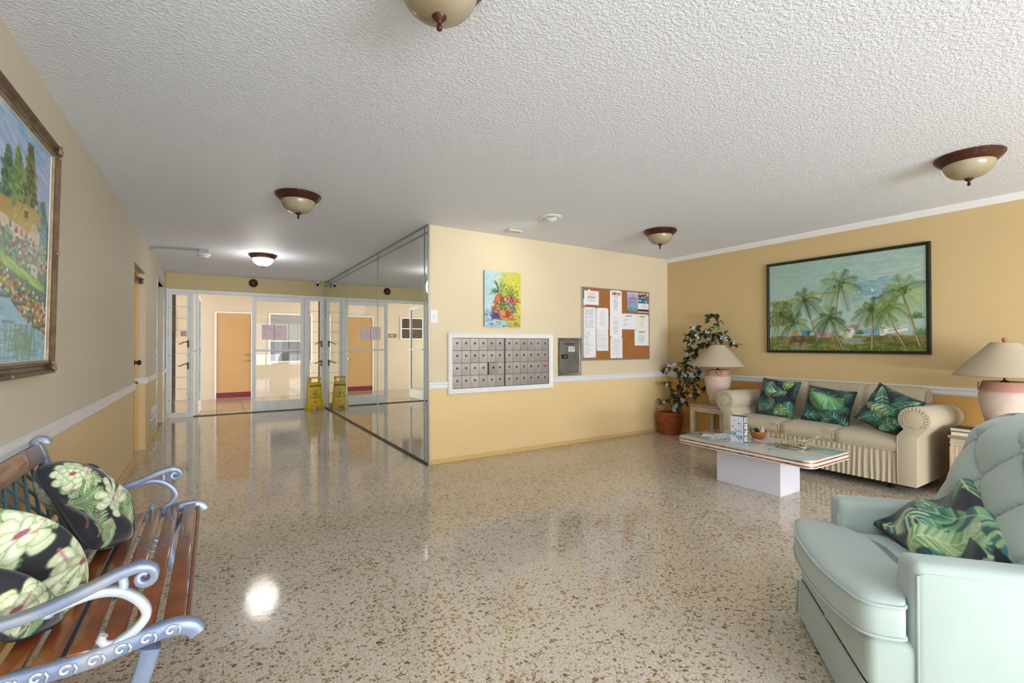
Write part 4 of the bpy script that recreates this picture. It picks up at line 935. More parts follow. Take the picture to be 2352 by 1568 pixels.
def bench_end(y, side):
    Y3 = lambda pts: [(p[0], y, p[1]) for p in pts]
    U_ = (0, 1, 0)
    seat = catmull(Y3([(-.555, .415), (-.50, .405), (-.40, .405), (-.28, .408), (-.18, .425), (-.10, .436), (-.055, .428), (-.035, .405)]), 5)
    o = MB().tube(seat, [1]*len(seat), flat=(.034, .042), up=U_).build('seat_rail', M_iron, bn, angle=50)
    back = catmull(Y3([(-.60, 0), (-.585, .10), (-.545, .25), (-.53, .38), (-.555, .52), (-.595, .66), (-.622, .755), (-.634, .79), (-.628, .808), (-.610, .806), (-.604, .793)]), 5)
    MB().tube(back, [1]*len(back), flat=(.034, .036), up=U_).build('back_leg', M_iron, bn, angle=50)
    leg = catmull(Y3([(-.14, .40), (-.155, .34), (-.175, .27), (-.165, .18), (-.125, .10), (-.10, .04), (-.085, .0)]), 5)
    MB().tube(leg, list(np.linspace(1.25, .9, len(leg))), flat=(.034, .036), up=U_).build('front_leg', M_iron, bn, angle=50)
    sc_ = spiral(-.155, .592, .028, .008, PI/2+.2, -1.15)
    arm = catmull(Y3([(-.575, .56), (-.48, .548), (-.38, .555), (-.28, .585), (-.21, .612), (-.165, .622)]), 5)
    armp = arm+[Vector((a, y, b)) for a, b in sc_[1:]]
    rr_ = [1]*len(arm)+list(np.linspace(.9, .5, len(sc_)-1))
    MB().tube(armp, rr_, flat=(.040, .024), up=U_).build('armrest', M_iron, bn, angle=50)
    sup = catmull(Y3([(-.215, .43), (-.175, .455), (-.150, .49), (-.165, .53), (-.205, .565), (-.255, .575), (-.31, .565), (-.345, .555)]), 5)
    MB().tube(sup, [1]*len(sup), flat=(.026, .022), up=U_).tube(catmull(Y3([(-.205, .56), (-.198, .58), (-.20, .60), (-.19, .612)]), 4), .011, up=U_).tube(Y3([(-.215, .43), (-.235, .435), (-.245, .45), (-.238, .462)]), .011, up=U_).sph((-.345, y, .552), .016, 8).build('arm_support', M_iron_hi if side < 0 else M_iron, bn, angle=50)
    MB().tube(catmull(Y3([(-.17, .25), (-.24, .30), (-.34, .32), (-.45, .30), (-.545, .25)]), 5), .012, up=U_).tube(Y3(spiral(-.235, .262, .03, .008, PI/2, 1.0)), .008, up=U_).build('stretcher_scroll', M_iron_hi if side < 0 else M_iron, bn, angle=60)
    g = MB(); yo = y+side*.020
    for k in range(9):
        x = -.52+k*.053; z = float(np.interp(x, [p.x for p in seat[:-8]], [p.z for p in seat[:-8]]))
        g.tube([(a, yo, b) for a, b in spiral(x, z, .014, .003, PI*.2, .9, 9)], .0042, 6, up=U_)
        g.tube([(x+.016, yo, z+.012), (x+.022, yo, z), (x+.018, yo, z-.012)], .003, 6, up=U_)
    o = g.build('scroll_relief', M_iron_hi, bn, angle=180); o['kind'] = 'stuff'
BY0, BY1 = 1.60, 2.775
bench_end(BY0, -1); bench_end(BY1, 1)
sx0 = [-.093, -.158, -.223, -.288, -.353, -.418]
slp = None
for k, x in enumerate(sx0):
    z = .436 if k < 2 else (.430, .420, .414, .412)[k-2]
    if slp is None: slp = MB().box(-.024, .024, BY0+.0, BY1-.0, -.003, .014, .004, 2).build('seat_slat', M_slat, bn); o = slp
    else: o = slp.copy(); C.objects.link(o); o.parent = bn
    o.location = (x, 0, z-(.004 if k == 0 else 0)); o.rotation_euler = (0, -.06 if k < 2 else .03, 0)
MB().box(-.066, -.052, BY0+.005, BY1-.005, .405, .432, .003).build('front_slat_edge', M_slat, bn)
for (x, z, a) in ((-.488, .425, .5), (-.525, .475, 1.15)):
    o = MB().box(-.026, .026, BY0+.015, BY1-.015, -.007, .007, .003, 2).build('lower_back_slat', M_slat_e, bn); o.location = (x, 0, z); o.rotation_euler = (0, a, 0)
def bk(s): return (-.548-.095*s, .53+.255*s)       # back plane, s from lattice foot to top slat
o = MB().box(-.0095, .0095, BY0+.01, BY1-.01, -.038, .038, .004, 2).build('top_back_slat', M_slat, bn); x, z = bk(.90); o.location = (x+.012, 0, z); o.rotation_euler = (0, -.33, 0)
M_lat = mat('teal_grey_lattice', '5f7f86', .4, metal=.3, c2='7f9a96', vs=9)
pz = (BY1-BY0-.04)/11; first = {}
for k in range(12):
    for sg in (-1, 1):
        for h_ in range(1):
            ya = BY0+.02+k*pz; yb = ya+sg*pz*1.0*2
            s0, s1 = 0, .78
            if yb < BY0: s1 = .78*(ya-BY0)/(ya-yb); yb = BY0+.0
            if yb > BY1: s1 = .78*(BY1-ya)/(yb-ya); yb = BY1
            if s1 < .05: continue
            (xa, za), (xb, zb2) = bk(s0), bk(s1)
            MB().tube([(xa+sg*.002, ya, za), (xb+sg*.002, yb, zb2)], 0, flat=(.009, .013), up=(1, 0, .4)).build('lattice_bar', M_lat, bn)
for s_ in (0, .78):
    x, z = bk(s_); MB().tube([(x, BY0+.01, z), (x, BY1-.01, z)], 0, flat=(.014, .012), up=(1, 0, .4)).build('lattice_rail', M_lat, bn)
MB().tube([(-.33, BY0, .385), (-.33, BY1, .385)], 0, flat=(.03, .008), up=(1, 0, 0)).build('cross_rail', M_iron, bn)
MB().tube([(-.12, BY1-.03, .41), (-.20, BY1-.45, .33), (-.30, BY1-.62, .31)], 0, flat=(.02, .01), up=(1, 0, 0)).build('brace', M_iron, bn)

# ================================================================== PILLOWS
def leaf_feather(cv, x, y, L_, ang, wd, cols, rib='a8c48a', n=11, lw=4.5, rr=random):
    dx, dy = math.cos(ang), math.sin(ang)
    for i in range(n):
        s = (i+.6)/n; px, py = x+dx*L_*s, y+dy*L_*s; ll = wd*math.sin(PI*min(1, s**.75*.93+.05))+2; c = vary(rr.choice(cols), .05)
        for sg in (-1, 1):
            a = ang+sg*(1.15-.55*s); cv.st(px, py, px+math.cos(a)*ll, py+math.sin(a)*ll, lw, lw*.45, c, .95)
            cv.st(px, py, px+math.cos(a)*ll*.85, py+math.sin(a)*ll*.85, 1.1, .6, rib, .55)
    cv.st(x, y, x+dx*L_*.97, y+dy*L_*.97, 2.6, 1, rib, .9)
def banana(cv, x, y, L_, ang, wd, cols, rib='b8cf94', rr=random):
    dx, dy = math.cos(ang), math.sin(ang)
    for i in range(30):
        s = (i+.5)/30; px, py = x+dx*L_*s, y+dy*L_*s; ll = wd*math.sin(PI*min(1, s*.95+.04))**.7; c = vary(rr.choice(cols), .05)
        for sg in (-1, 1):
            a = ang+sg*1.0; cv.st(px, py, px+math.cos(a)*ll, py+math.sin(a)*ll, L_/22, L_/40, c, .95)
    cv.st(x, y, x+dx*L_, y+dy*L_, 3, 1, rib, .95)
GD = ['2a5f50', '3a7560', '568f70', '1f4a44', '74a680', '93bb90', '35686a']; GL = ['96b57e', 'b3cb96', '7aa676', 'c6d8a6']
def canvas_monstera(v):
    rr = random.Random(40+v); random.seed(40+v); cv = Cv(200, 200, '0b1720')
    for i in range(16): leaf_feather(cv, rr.uniform(0, 200), rr.uniform(0, 200), rr.uniform(40, 70), rr.uniform(0, 6.3), 22, ['143a38', '1a4a42', '10302f', '1f5550'], '2f6a5a', 9, 6)
    if v == 0:
        for x, y, a, L_, w_, cs in ((60, 10, 1.5, 90, 44, GD), (150, 60, 2.9, 110, 42, GD[2:]+GL[:2]), (20, 190, -.9, 100, 40, GD), (120, 120, 2.7, 95, 40, GD[2:]), (110, 205, -1.0, 80, 34, GD), (175, 110, 1.4, 90, 34, ['245f5a', '2c6f66', '3a8276'])): leaf_feather(cv, x, y, L_, a, w_, cs, 'b4cf9c', 11, 6.5)
        for x, y, a in ((150, 25, -.3), (150, 165, .2)):
            cv.ell(x, y, 30, 24, '86ab62', 1, a)
            for k in range(8): b = a+k*PI/4; cv.st(x, y, x+math.cos(b)*28, y+math.sin(b)*24, 2, 1, 'c9dd9c'); cv.st(x+math.cos(b+.35)*14, y+math.sin(b+.35)*12, x+math.cos(b+.35)*32, y+math.sin(b+.35)*26, 3, 3.5, '22352c', .9)
    elif v == 1:
        for x, y, a, L_, w_, cs in ((10, 180, -.3, 80, 30, GD), (200, 190, -2.6, 90, 36, GD), (190, 20, 2.2, 80, 34, GD[:4]), (15, 20, .8, 70, 30, GD[:4]), (100, 205, -1.2, 60, 30, GD), (190, 100, 2.8, 70, 30, GD)): leaf_feather(cv, x, y, L_, a, w_, cs, '4f8f78', 9, 7)
        for k in range(34):
            b = .15+k/33*(PI+.0)-.15+.1; L_ = 92*(.8+.2*math.sin(b)); ex, ey = 95+math.cos(b)*L_, 48+math.sin(b)*L_*.95
            cv.st(95, 48, ex, ey, 2, 6, rr.choice(['6fae6a', '4f9460', '8fc47c', '3a7f58']), .95); cv.st(95, 48, ex, ey, .8, 1.2, 'c4e09c', .8)
        for k in range(12): b = -PI+k/11*PI; cv.st(95, 48, 95+math.cos(b)*40, 48+math.sin(b)*34, 2, 4, rr.choice(GD), .95)
    elif v == 2:
        for x, y, a, L_, w_, cs in ((20, 10, .9, 140, 34, GD), (190, 10, 2.2, 130, 36, GD[:5]), (10, 110, .1, 130, 30, GD[2:]+GL), (200, 130, 2.8, 120, 32, GD[:4]), (20, 200, -.7, 110, 30, GD), (120, 200, -.9, 90, 30, GD[2:])): banana(cv, x, y, L_, a, w_, cs)
    else:
        for x, y, a, L_, w_, cs in ((0, 30, .35, 210, 34, GD+GL[:2]), (10, 110, .15, 190, 32, GD[2:]+GL), (200, 40, 2.6, 180, 30, GD), (20, 190, -.4, 180, 34, GD[2:]+GL), (200, 180, -2.8, 120, 28, GD), (100, 210, -1.2, 120, 26, GL)): banana(cv, x, y, L_, a, w_, cs, 'd3e2ae')
        cv.poly([(60, 60), (110, 50), (100, 90), (70, 95)], '10162a', .9); cv.poly([(140, 120), (190, 130), (180, 160), (150, 150)], '10162a', .9)
    return cv
def canvas_bloom(v):
    rr = random.Random(70+v); random.seed(70+v); cv = Cv(260, 260, '141821'); P_ = ['b9c99a', 'cdd8b0', 'a3ba86', 'dfe6c6', '94ae78']; Dk = ['3f6242', '54784c', '6b8f58', '2c4a36', '86a468']
    for x, y, a, L_ in ((20, 30, .6, 95), (240, 30, 2.5, 100), (20, 240, -.7, 100), (240, 235, -2.4, 90), (130, 15, 1.5, 80), (10, 130, .1, 80), (250, 130, 3.0, 80), (90, 60, 2.3, 70), (150, 190, .8, 80), (90, 200, 2.0, 60), (190, 110, -.9, 70)):
        a += rr.uniform(-.3, .3); dx, dy = math.cos(a), math.sin(a)
        for sg in (-1, 1):
            for i in range(9):
                s = .15+i/10; b = a+sg*(.95-.4*s); ll = 34*math.sin(PI*min(1, s))**.6+4; px, py = x+dx*L_*s, y+dy*L_*s
                cv.st(px, py, px+math.cos(b)*ll, py+math.sin(b)*ll, 13, 5, vary(rr.choice(Dk), .03), .95); cv.st(px+2, py-2, px+math.cos(b)*ll*.9, py+math.sin(b)*ll*.9, 6, 3, vary(rr.choice(P_), .03), .8)
        cv.st(x, y, x+dx*L_, y+dy*L_, 3.5, 2, 'b07a80', .95)
    for x, y, R_ in (((135, 150, 54), (215, 70, 30), (45, 60, 30)) if v == 0 else ((80, 90, 44), (185, 175, 50), (40, 215, 30))):
        for ring, (rr_, n, w_) in enumerate(((1, 9, 21), (.68, 7, 18), (.38, 5, 14))):
            for k in range(n):
                b = k*2*PI/n+ring*.5+rr.uniform(-.15, .15); ex, ey = x+math.cos(b)*R_*rr_, y+math.sin(b)*R_*rr_
                cv.st(x, y, ex, ey, w_*.6, w_+1.5, '6b8258', .6); cv.st(x, y, ex*.97+x*.03, ey*.97+y*.03, w_*.5, w_-1, vary(P_[1], .04), .95); cv.st(x, y, ex*.85+x*.15, ey*.85+y*.15, w_*.3, w_*.5, 'e9efd4', .75)
        cv.ell(x, y, 7, 5, '9a4a66', .9)
    for i in range(10): x, y = rr.uniform(0, 260), rr.uniform(0, 260); cv.st(x, y, x+rr.uniform(-34, 34), y+rr.uniform(-34, 34), 3, 2, 'b5707a', .8)
    return cv
def pillow(label, cv, w_, h_, t_, loc, rot, group, n=90, pinch=.07, matn='pillow_fabric', piping=None, sag=0., soft=.42, corner=0.):
    """cushion lying in its local x-z plane, thickness along y"""
    th = thing('throw_pillow', label, 'pillow', loc, 0, group); th.rotation_euler = rot
    u = np.linspace(-1, 1, n); Ug, Vg = np.meshgrid(u, u, indexing='ij')
    prof = np.clip((1-Ug**2)*(1-Vg**2), 0, 1)**soft
    X = Ug*w_/2*(1-pinch*(1-Vg**2)); Z = Vg*h_/2*(1-pinch*(1-Ug**2))+sag*(-(1-Ug**2)*.02)
    kc = 1-corner*(Ug**4)*(Vg**4); X = X*kc; Z = Z*kc
    rn = np.random.default_rng(int(abs(loc[0]*1000+loc[1]*77))%9999)
    wr = sum(rn.normal()*np.sin(Ug*rn.uniform(2, 6)+Vg*rn.uniform(2, 6)+rn.uniform(0, 6)) for _ in range(6))*.012*t_/.12
    edge = np.sin(Ug*22)*np.exp(-((1-np.abs(Vg))/.18)**2)+np.sin(Vg*22)*np.exp(-((1-np.abs(Ug))/.18)**2)
    T = t_/2*prof+(wr+edge*.0015)*prof
    A = np.stack([X, -T, Z], -1).reshape(-1, 3); B = np.stack([X, T+2*(wr*prof)*0, Z], -1).reshape(-1, 3)
    c = cv.sample((Ug+1)/2, (1-Vg)/2).reshape(-1, 3)
    V = np.vstack([A, B]); Q = np.vstack([qidx(n, n, flip=True), qidx(n, n, off=n*n)])
    I = np.arange(n*n).reshape(n, n); ring = list(I[:, 0])+list(I[-1, 1:])+list(I[-2::-1, -1])+list(I[0, -2:0:-1])
    V[n*n+np.array(ring)] += np.array([0, .002, 0])
    Q3 = np.array([(ring[k], ring[(k+1) % len(ring)], ring[(k+1) % len(ring)]+n*n, ring[k]+n*n) for k in range(len(ring))])[:, ::-1]
    np_mesh('pillow_cover', V, np.vstack([Q, Q3]), paint_mat(matn, .75, .25, 500, .3), th, np.vstack([c, c]))
    g = MB(); g.tube([tuple(V[i]+np.array([0, .001, 0])) for i in ring[::3]], .0028, 6, closed=True); g.build('seam_piping', mat('pillow_seam', piping or '1d3a34', .7), th, angle=180)
    return th
GB = 'botanical pillows on the bench'
pillow('leaf and bloom patterned pillow at the far end of the bench', canvas_bloom(0), .37, .38, .15, (-.405, 2.43, .595), (math.radians(-34), math.radians(14), math.radians(72)), None, 130, .0, piping='20242a', soft=.46, corner=.13)
pillow('leaf and bloom patterned pillow at the near end of the bench, partly cut off', canvas_bloom(1), .38, .38, .15, (-.475, 1.85, .585), (math.radians(-32), math.radians(18), math.radians(76)), None, 130, .0, piping='20242a', soft=.46, corner=.13)

# ================================================================== SOFA
M_sofa = mat('beige_slipcover', 'b9ad93', .8, bump=.35, bs=160, bd=.0015, var=.06, vs=3, sheen=.15)
M_sofad = mat('sofa_underside', '1c1712', .9)
sf = thing('sofa', 'beige slipcovered three-seat sofa with rolled arms and a pleated skirt', 'sofa', (5.095, 2.235, 0), -PI/2)
FY, BYS, IN, OUT = -.375, .355, .712, .835
# seat: profile swept along x
xs = np.linspace(-IN-.004, IN+.004, 121)
def seamw(x, p=.24, w=.03): return math.exp(-((abs(x)-p)/w)**2)
A = []
for x in xs:
    sm = seamw(x); row = []
    puff = 1-.9*seamw(x, .24, .035)
    cush = abs(math.sin((x+.72)/.48*PI))**.35
    wr = .004*math.sin(60*(abs(x)-.24)*0+9*x*7)*math.exp(-((abs(x)-.24)/.07)**2)
    prof = [(.16, .455), (.05, .462), (-.08, .464), (-.20, .462), (-.29, .456), (-.345, .446), (-.372, .428), (-.385, .405), (-.388, .38), (-.384, .36), (-.376, .342)]
    for k, (y, z) in enumerate(prof):
        dep = (k/len(prof)); fr = max(0, min(1, (k-3)/4))
        dy = .012*fr*(1-puff)+(.003*fr*math.sin(160*z+0)*math.exp(-((abs(x)-.24)/.09)**2)); dz = -.010*(1-puff)*(k < 7)-.012*abs(x/IN)**6*(k < 6)-.008*math.cos(x/.24*PI)*0
        row.append((x, y+dy, z+dz+.004*cush*(k < 6)))
    A.append(row)
MB().grid(A).build('seat_cushion', M_sofa, sf, angle=180)
# seam gathers
for s_ in (-1, 1):
    MB().tube([(s_*.24, -.365, .452), (s_*.24, -.381, .43), (s_*.24, -.384, .39), (s_*.24, -.376, .345)], .005, 6).build('gathered_seam', M_sofa, sf, angle=180)
    g = MB()
    for q in (-1, 1):
        for k in range(5): z0 = .445-k*.022; g.tube([(s_*.24+q*.004, -.379+.002*k*0, z0-.01), (s_*.24+q*.035, -.388, z0-.005+k*.002), (s_*.24+q*(.09+.01*(k % 2)), -.386, z0+.004-k*.003)], [.004, .003, .0008], 6)
    g.build('gather_fold', M_sofa, sf, angle=180)
# pleated skirt
xs = np.linspace(-IN-.004, IN+.004, 420); rr = random.Random(4); A = []
ph = np.cumsum(np.abs(np.array([rr.uniform(.5, 1.6) for _ in xs]))); ph = ph/ph[-1]*2*PI*34
for i, x in enumerate(xs):
    row = []
    for z in np.linspace(.345, .075, 9):
        f = (.345-z)/.27; row.append((x+.004*math.sin(3*f+i*.1)*f, FY+.006-(.003+.009*f**.6)*(math.sin(ph[i]+.5*math.sin(f*2.5+i*.02))*.5+.5)*(1 if f > 0 else .2)-.006*f, z))
    A.append(row)
MB().grid(A).build('pleated_skirt', M_sofa, sf, angle=180)
MB().tube([(x, FY-.002, .343) for x in np.linspace(-IN, IN, 40)], .004, 6).build('skirt_piping', M_sofa, sf, angle=180)
# arms
def arm_profile(sg):
    P = []
    cxr, czr, r_ = .822, .612, .105
    P.append((OUT, .075)); P.append((OUT, .46))
    for k in range(21):
        a = math.radians(-55+k*(285/20)); P.append((cxr+r_*math.cos(a), czr+r_*math.sin(a)))
    P += [(IN, .48), (IN, .075)]
    return [(sg*x, z) for x, z in P]
for sg in (-1, 1):
    P = arm_profile(sg); A = []
    for y in np.linspace(FY-.012, BYS-.02, 16):
        f = (y-FY)/(BYS-FY); row = []
        for (x, z) in P:
            k = 1.0 if z > .47 else 0
            row.append((x+sg*k*.018*f*(1 if abs(x) > .8 else 0)*max(0, min(1, (z-.47)/.1)), y, z-k*.02*f+.0015*math.sin(y*60+x*40)*k))
        A.append(row)
    MB().grid(A).build('arm', M_sofa, sf, angle=70)
    a_ = MB().prism(P, FY-.012, FY-.008, 'y', bev=.0015).build('arm_front', M_sofa, sf)
    MB().prism([(sg*(.822+.066*math.cos(t_)), .612+.066*math.sin(t_)) for t_ in np.linspace(0, 2*PI, 28, endpoint=False)], FY-.020, FY-.012, 'y', bev=.004).build('arm_disc', M_sofa, sf)
    ring = [(sg*(.822+.070*math.cos(t_)), FY-.016, .612+.070*math.sin(t_)) for t_ in np.linspace(-.9, PI+.9, 26)]
    MB().tube(ring, .0045, 6).build('arm_piping', M_sofa, sf, angle=180)
    g = MB()
    for t_ in np.linspace(-.6, PI+.6, 17): g.tube([(sg*(.822+.074*math.cos(t_)), FY-.014, .612+.074*math.sin(t_)), (sg*(.822+.092*math.cos(t_+.05)), FY-.014, .612+.092*math.sin(t_+.05)), (sg*(.822+.104*math.cos(t_)), FY-.006, .612+.104*math.sin(t_))], [.0045, .004, .002], 6)
    o = g.build('arm_gather', M_sofa, sf, angle=180)
    MB().tube([(sg*IN, FY-.014, .075), (sg*IN, FY-.013, .47)], .003, 6).build('arm_seam', M_sofa, sf, angle=180)
# back
xs = np.linspace(-.735, .735, 91); A = []
for x in xs:
    e = max(0, (abs(x)-.66)/.075); r_ = .03*(1-math.sqrt(max(0, 1-min(1, e)**2)))
    sm = seamw(x, .245, .012); sm2 = seamw(x, .268, .010); row = []
    for (y, z) in [(.150, .44), (.158, .52), (.172, .62), (.188, .70), (.205, .765), (.225, .805), (.255, .828), (.295, .835), (.330, .828), (.348, .80), (.355, .70), (.355, .30)]:
        pf = .012*math.sin(min(1, max(0, (z-.44)/.38))*PI)*abs(math.cos(x/.49*PI))**.4*(y < .24)
        row.append((x, y-pf+.008*(sm+sm2)+r_*(y < .26)*1.2, z-(.006*(sm+sm2)+r_*1.3 if z > .72 else 0)))
    A.append(row)
MB().grid(A).build('back_cushion', M_sofa, sf, angle=180)
for s_ in (-1, 1):
    MB().prism([(y, z) for y, z in [(.150, .44), (.172, .62), (.205, .765-.03), (.235, .792), (.295, .795), (.345, .78), (.355, .70), (.355, .30), (.16, .30)]], s_*.729, s_*.735, 'x', bev=.001).build('back_side', M_sofa, sf)
    for p in (.245, .270): MB().tube([(s_*p, .153+.008, .45), (s_*p, .176+.004, .62), (s_*p, .212, .765), (s_*p, .232, .80), (s_*p, .262, .822), (s_*p, .30, .829)], .0035, 6).build('back_seam', M_sofa, sf, angle=180)
MB().box(-.80, .80, -.32, .33, .05, .30).build('frame', M_sofad, sf)
for x in (-.62, .62):
    for y in (-.22, .25): MB().cyl((x, y, 0), .022, .07, r2=.03, seg=14).build('leg', M_sofad, sf)
SP = 'tropical leaf pillows on the sofa'
pillow('monstera leaf pillow at the left end of the sofa', canvas_monstera(0), .415, .40, .13, (5.035, 2.655, .652), (math.radians(-17), math.radians(3), math.radians(-96)), None, 100, .07, soft=.40)
pillow('fan palm leaf pillow at the middle of the sofa', canvas_monstera(1), .42, .36, .13, (5.02, 2.165, .622), (math.radians(-20), math.radians(5), math.radians(-90)), None, 100, .07, soft=.40)
pillow('banana leaf pillow tilted against the right arm of the sofa', canvas_monstera(2), .40, .38, .13, (4.955, 1.665, .640), (math.radians(-24), math.radians(20), math.radians(-108)), None, 100, .07, soft=.40)

# ================================================================== END TABLES, LAMPS
M_wash = mat('whitewashed_wood', 'cdbfa8', .5, c2='bca98e', vs=9, bump=.3, bs=60)
M_wash2 = mat('rosy_wood_top', 'b39a88', .4, c2='a08674', vs=9)
def end_table(label, x0, x1, y0, y1, z, panel):
    t = thing('end_table', label, 'side table', ((x0+x1)/2, (y0+y1)/2, 0)); hx_, hy = (x1-x0)/2, (y1-y0)/2
    MB().box(-hx_, hx_, -hy, hy, z-.022, z, .006, 2).build('table_top', M_wash2, t)
    MB().box(-hx_+.012, hx_-.012, -hy+.012, hy-.012, z-.085, z-.022, .003).box(-hx_+.008, hx_-.008, -hy+.008, hy-.008, z-.060, z-.052, .002).build('apron', M_wash, t)
    for sx_ in (-1, 1):
        for sy_ in (-1, 1):
            cx_, cy_ = sx_*(hx_-.034), sy_*(hy-.034)
            g = MB().box(cx_-.026, cx_+.026, cy_-.026, cy_+.026, 0, z-.085, .004)
            for q in (-.013, .013): g.box(cx_-.028, cx_+.028, cy_+q-.003, cy_+q+.003, 0, z-.085, .001)
            g.build('leg', M_wash, t)
    if panel:
        for a, b, c_, d in ((-hx_+.01, -hx_+.022, -hy+.05, hy-.05), (-hx_+.05, hx_-.05, hy-.022, hy-.01), (-hx_+.05, hx_-.05, -hy+.01, -hy+.022)): MB().box(a, b, c_, d, .04, z-.08, .002).build('side_panel', mat('end_table_panel', 'c2a98c', .45, c2='b3977a', vs=8), t)
    return t
end_table('whitewashed open end table left of the sofa, beneath the vase lamp', 4.97, 5.44, 3.235, 3.70, .485, False)
end_table('whitewashed end table with solid sides between sofa and armchair', 4.90, 5.42, .76, 1.262, .50, True)
M_cer = mat('pink_white_ceramic', 'cfbdae', .6, c2='c4a698', vs=6, bump=.5, bs=28, bd=.004)
M_cerp = mat('pink_ceramic_band', 'c79c8a', .55, c2='b98c7c', vs=8)
M_shade = mat('linen_shade', 'cdc0a6', .85, bump=.3, bs=260, bd=.001); thin(M_shade, .25)
def lamp(label, loc, s=1., rz=0.):
    t = thing('table_lamp', label, 'lamp', loc, rz)
    MB().lathe([(1e-3, 0), (.088, 0), (.092, .006), (.094, .05), (.097, .065), (.100, .072)], seg=48).build('base_band', M_cerp, t)
    MB().lathe([(.100, .070), (.112, .12), (.132, .20), (.146, .27), (.150, .315), (.146, .345), (.138, .358), (1e-3, .358)], seg=64, wob=lambda a, z: 1+.006*math.sin(5*a+z*30)).build('vase_body', M_cer, t, angle=60)
    pr = [(.138, .356)]
    for k in range(5): z = .360+k*.012; pr += [(.142-.003*k, z), (.145-.003*k, z+.004), (.142-.003*k, z+.008), (.138-.003*k, z+.010)]
    pr += [(.132, .424), (.126, .430), (.118, .428), (1e-3, .426)]
    MB().lathe(pr, seg=56).build('ribbed_collar', M_cerp, t, angle=50)
    for a0 in (PI*1.15, PI*.15):
        g = MB()
        for k in range(4): g.tube([((.146+.002)*math.cos(a0+q*(.27-.055*k)), (.146+.002)*math.sin(a0+q*(.27-.055*k)), .418-(1-abs(q)**2)*(.062-.012*k)) for q in np.linspace(-1, 1, 11)], .0035, 6)
        g.build('swag_relief', M_cerp, t, angle=180)
    MB().lathe([(1e-3, .424), (.03, .426), (.026, .434), (.010, .440), (.009, .50), (.016, .503), (.016, .54), (1e-3, .54)], seg=20).tube([(.07, 0, .50), (.072, 0, .60), (.05, 0, .70), (0, 0, .735)], .002, 6).tube([(-.07, 0, .50), (-.072, 0, .60), (-.05, 0, .70), (0, 0, .735)], .002, 6).build('stem', M_bronze, t)
    MB().lathe([(.298, .472), (.300, .474), (.195, .60), (.082, .728), (.080, .727), (.193, .598), (.296, .472)], seg=64).build('lamp_shade', M_shade, t, angle=60)
    MB().lathe([(.298, .471), (.302, .472), (.300, .477)], seg=64).lathe([(.080, .727), (.084, .728), (.080, .731)], seg=48).build('shade_trim', mat('shade_trim', '9c8f78', .8), t)
    MB().cyl((0, 0, .728), .010, .012, seg=12).sph((0, 0, .752), .017, 16).build('finial', mat('wood_ball', 'a8764c', .4), t)
    for v in t.children: v.scale = (s, s, s)
    return t
lamp('pink and white vase lamp on the end table left of the sofa', (5.165, 3.435, .485), 1.0, .3)
lamp('pink and white vase lamp at far right behind the armchair', (5.135, .985, .50), 1.0, 1.4)
for k, (w_, d_, z, h_, m_, a, lb) in enumerate(((.17, .24, .50, .030, mat('book_cream', 'b3ab9c', .6), .12, 'cream-edged book lying lower in the pair beside the sofa arm'), (.165, .23, .531, .030, mat('book_black', '1b1a20', .4), -.05, 'black-covered book on top of the cream-edged one beside the sofa arm'))):
    t = thing('book', lb, 'book', (5.00, 1.135, z), a, 'books on the right end table')
    MB().box(-w_/2+.003, w_/2, -d_/2+.004, d_/2-.004, .004, h_-.004).build('pages', mat('page_edges', 'cfc6b4', .8), t)
    MB().box(-w_/2, w_/2+.003, -d_/2, d_/2, 0, .004, .001).box(-w_/2, w_/2+.003, -d_/2, d_/2, h_-.004, h_, .001).box(w_/2, w_/2+.004, -d_/2, d_/2, .002, h_-.002).build('cover', m_, t)

# ================================================================== FLOWERING PLANT IN WICKER BASKET
M_wick = mat('orange_wicker', 'b5602a', .45, c2='8f4419', vs=20, rnd=.0, coat=.2)
BX, BYY = 5.285, 4.245
t = thing('wicker_basket', 'orange-brown woven wicker basket in the wall corner holding the artificial plant', 'basket', (BX, BYY, 0))
hB = .285; rB = lambda z: .120+.050*min(1, z/.2)**.8-(.012*max(0, (z-.22)/.06))
g = MB(); NS = 30
for k in range(26):
    z = .006+k*.0108; n = NS*4
    g.tube([((rB(z)+.0045*math.sin(NS/2*a+PI*(k % 2)))*math.cos(a), (rB(z)+.0045*math.sin(NS/2*a+PI*(k % 2)))*math.sin(a), z) for a in np.linspace(0, 2*PI, n, endpoint=False)], .0052, 5, closed=True)
o = g.build('weave', M_wick, t, angle=180); o['kind'] = 'stuff'
g = MB()
for k in range(NS): a = 2*PI*k/NS; g.tube([(rB(z)*math.cos(a), rB(z)*math.sin(a), z) for z in np.linspace(0, hB-.004, 7)], .0045, 5)
o = g.build('stakes', M_wick, t, angle=180); o['kind'] = 'stuff'
g = MB()
for p_ in range(2): g.tube([((rB(hB)+.003*math.cos(12*a+p_*PI))*math.cos(a), (rB(hB)+.003*math.cos(12*a+p_*PI))*math.sin(a), hB+.004+.005*math.sin(12*a+p_*PI)) for a in np.linspace(0, 2*PI, 120, endpoint=False)], .0075, 6, closed=True)
g.build('braided_rim', M_wick, t, angle=180)
for a0 in (PI*.72, -PI*.28):
    g = MB()
    for p_ in range(2): g.tube([((.160+.004*math.cos(q*14+p_*PI))*math.cos(a0+.42*math.cos(q)), (.160+.004*math.cos(q*14+p_*PI))*math.sin(a0+.42*math.cos(q)), hB+.055*math.sin(q)) for q in np.linspace(0, PI, 24)], .006, 6)
    g.build('handle', M_wick, t, angle=180)
MB().cyl((0, 0, .20), .155, .01, seg=32).build('moss_fill', mat('dry_moss', '4a3a22', .95, bump=.8, bs=60, bd=.01), t)
pl = thing('artificial_plant', 'tall artificial vine plant with dark leaves and white blossoms rising from the wicker basket', 'plant', (BX, BYY, .20))
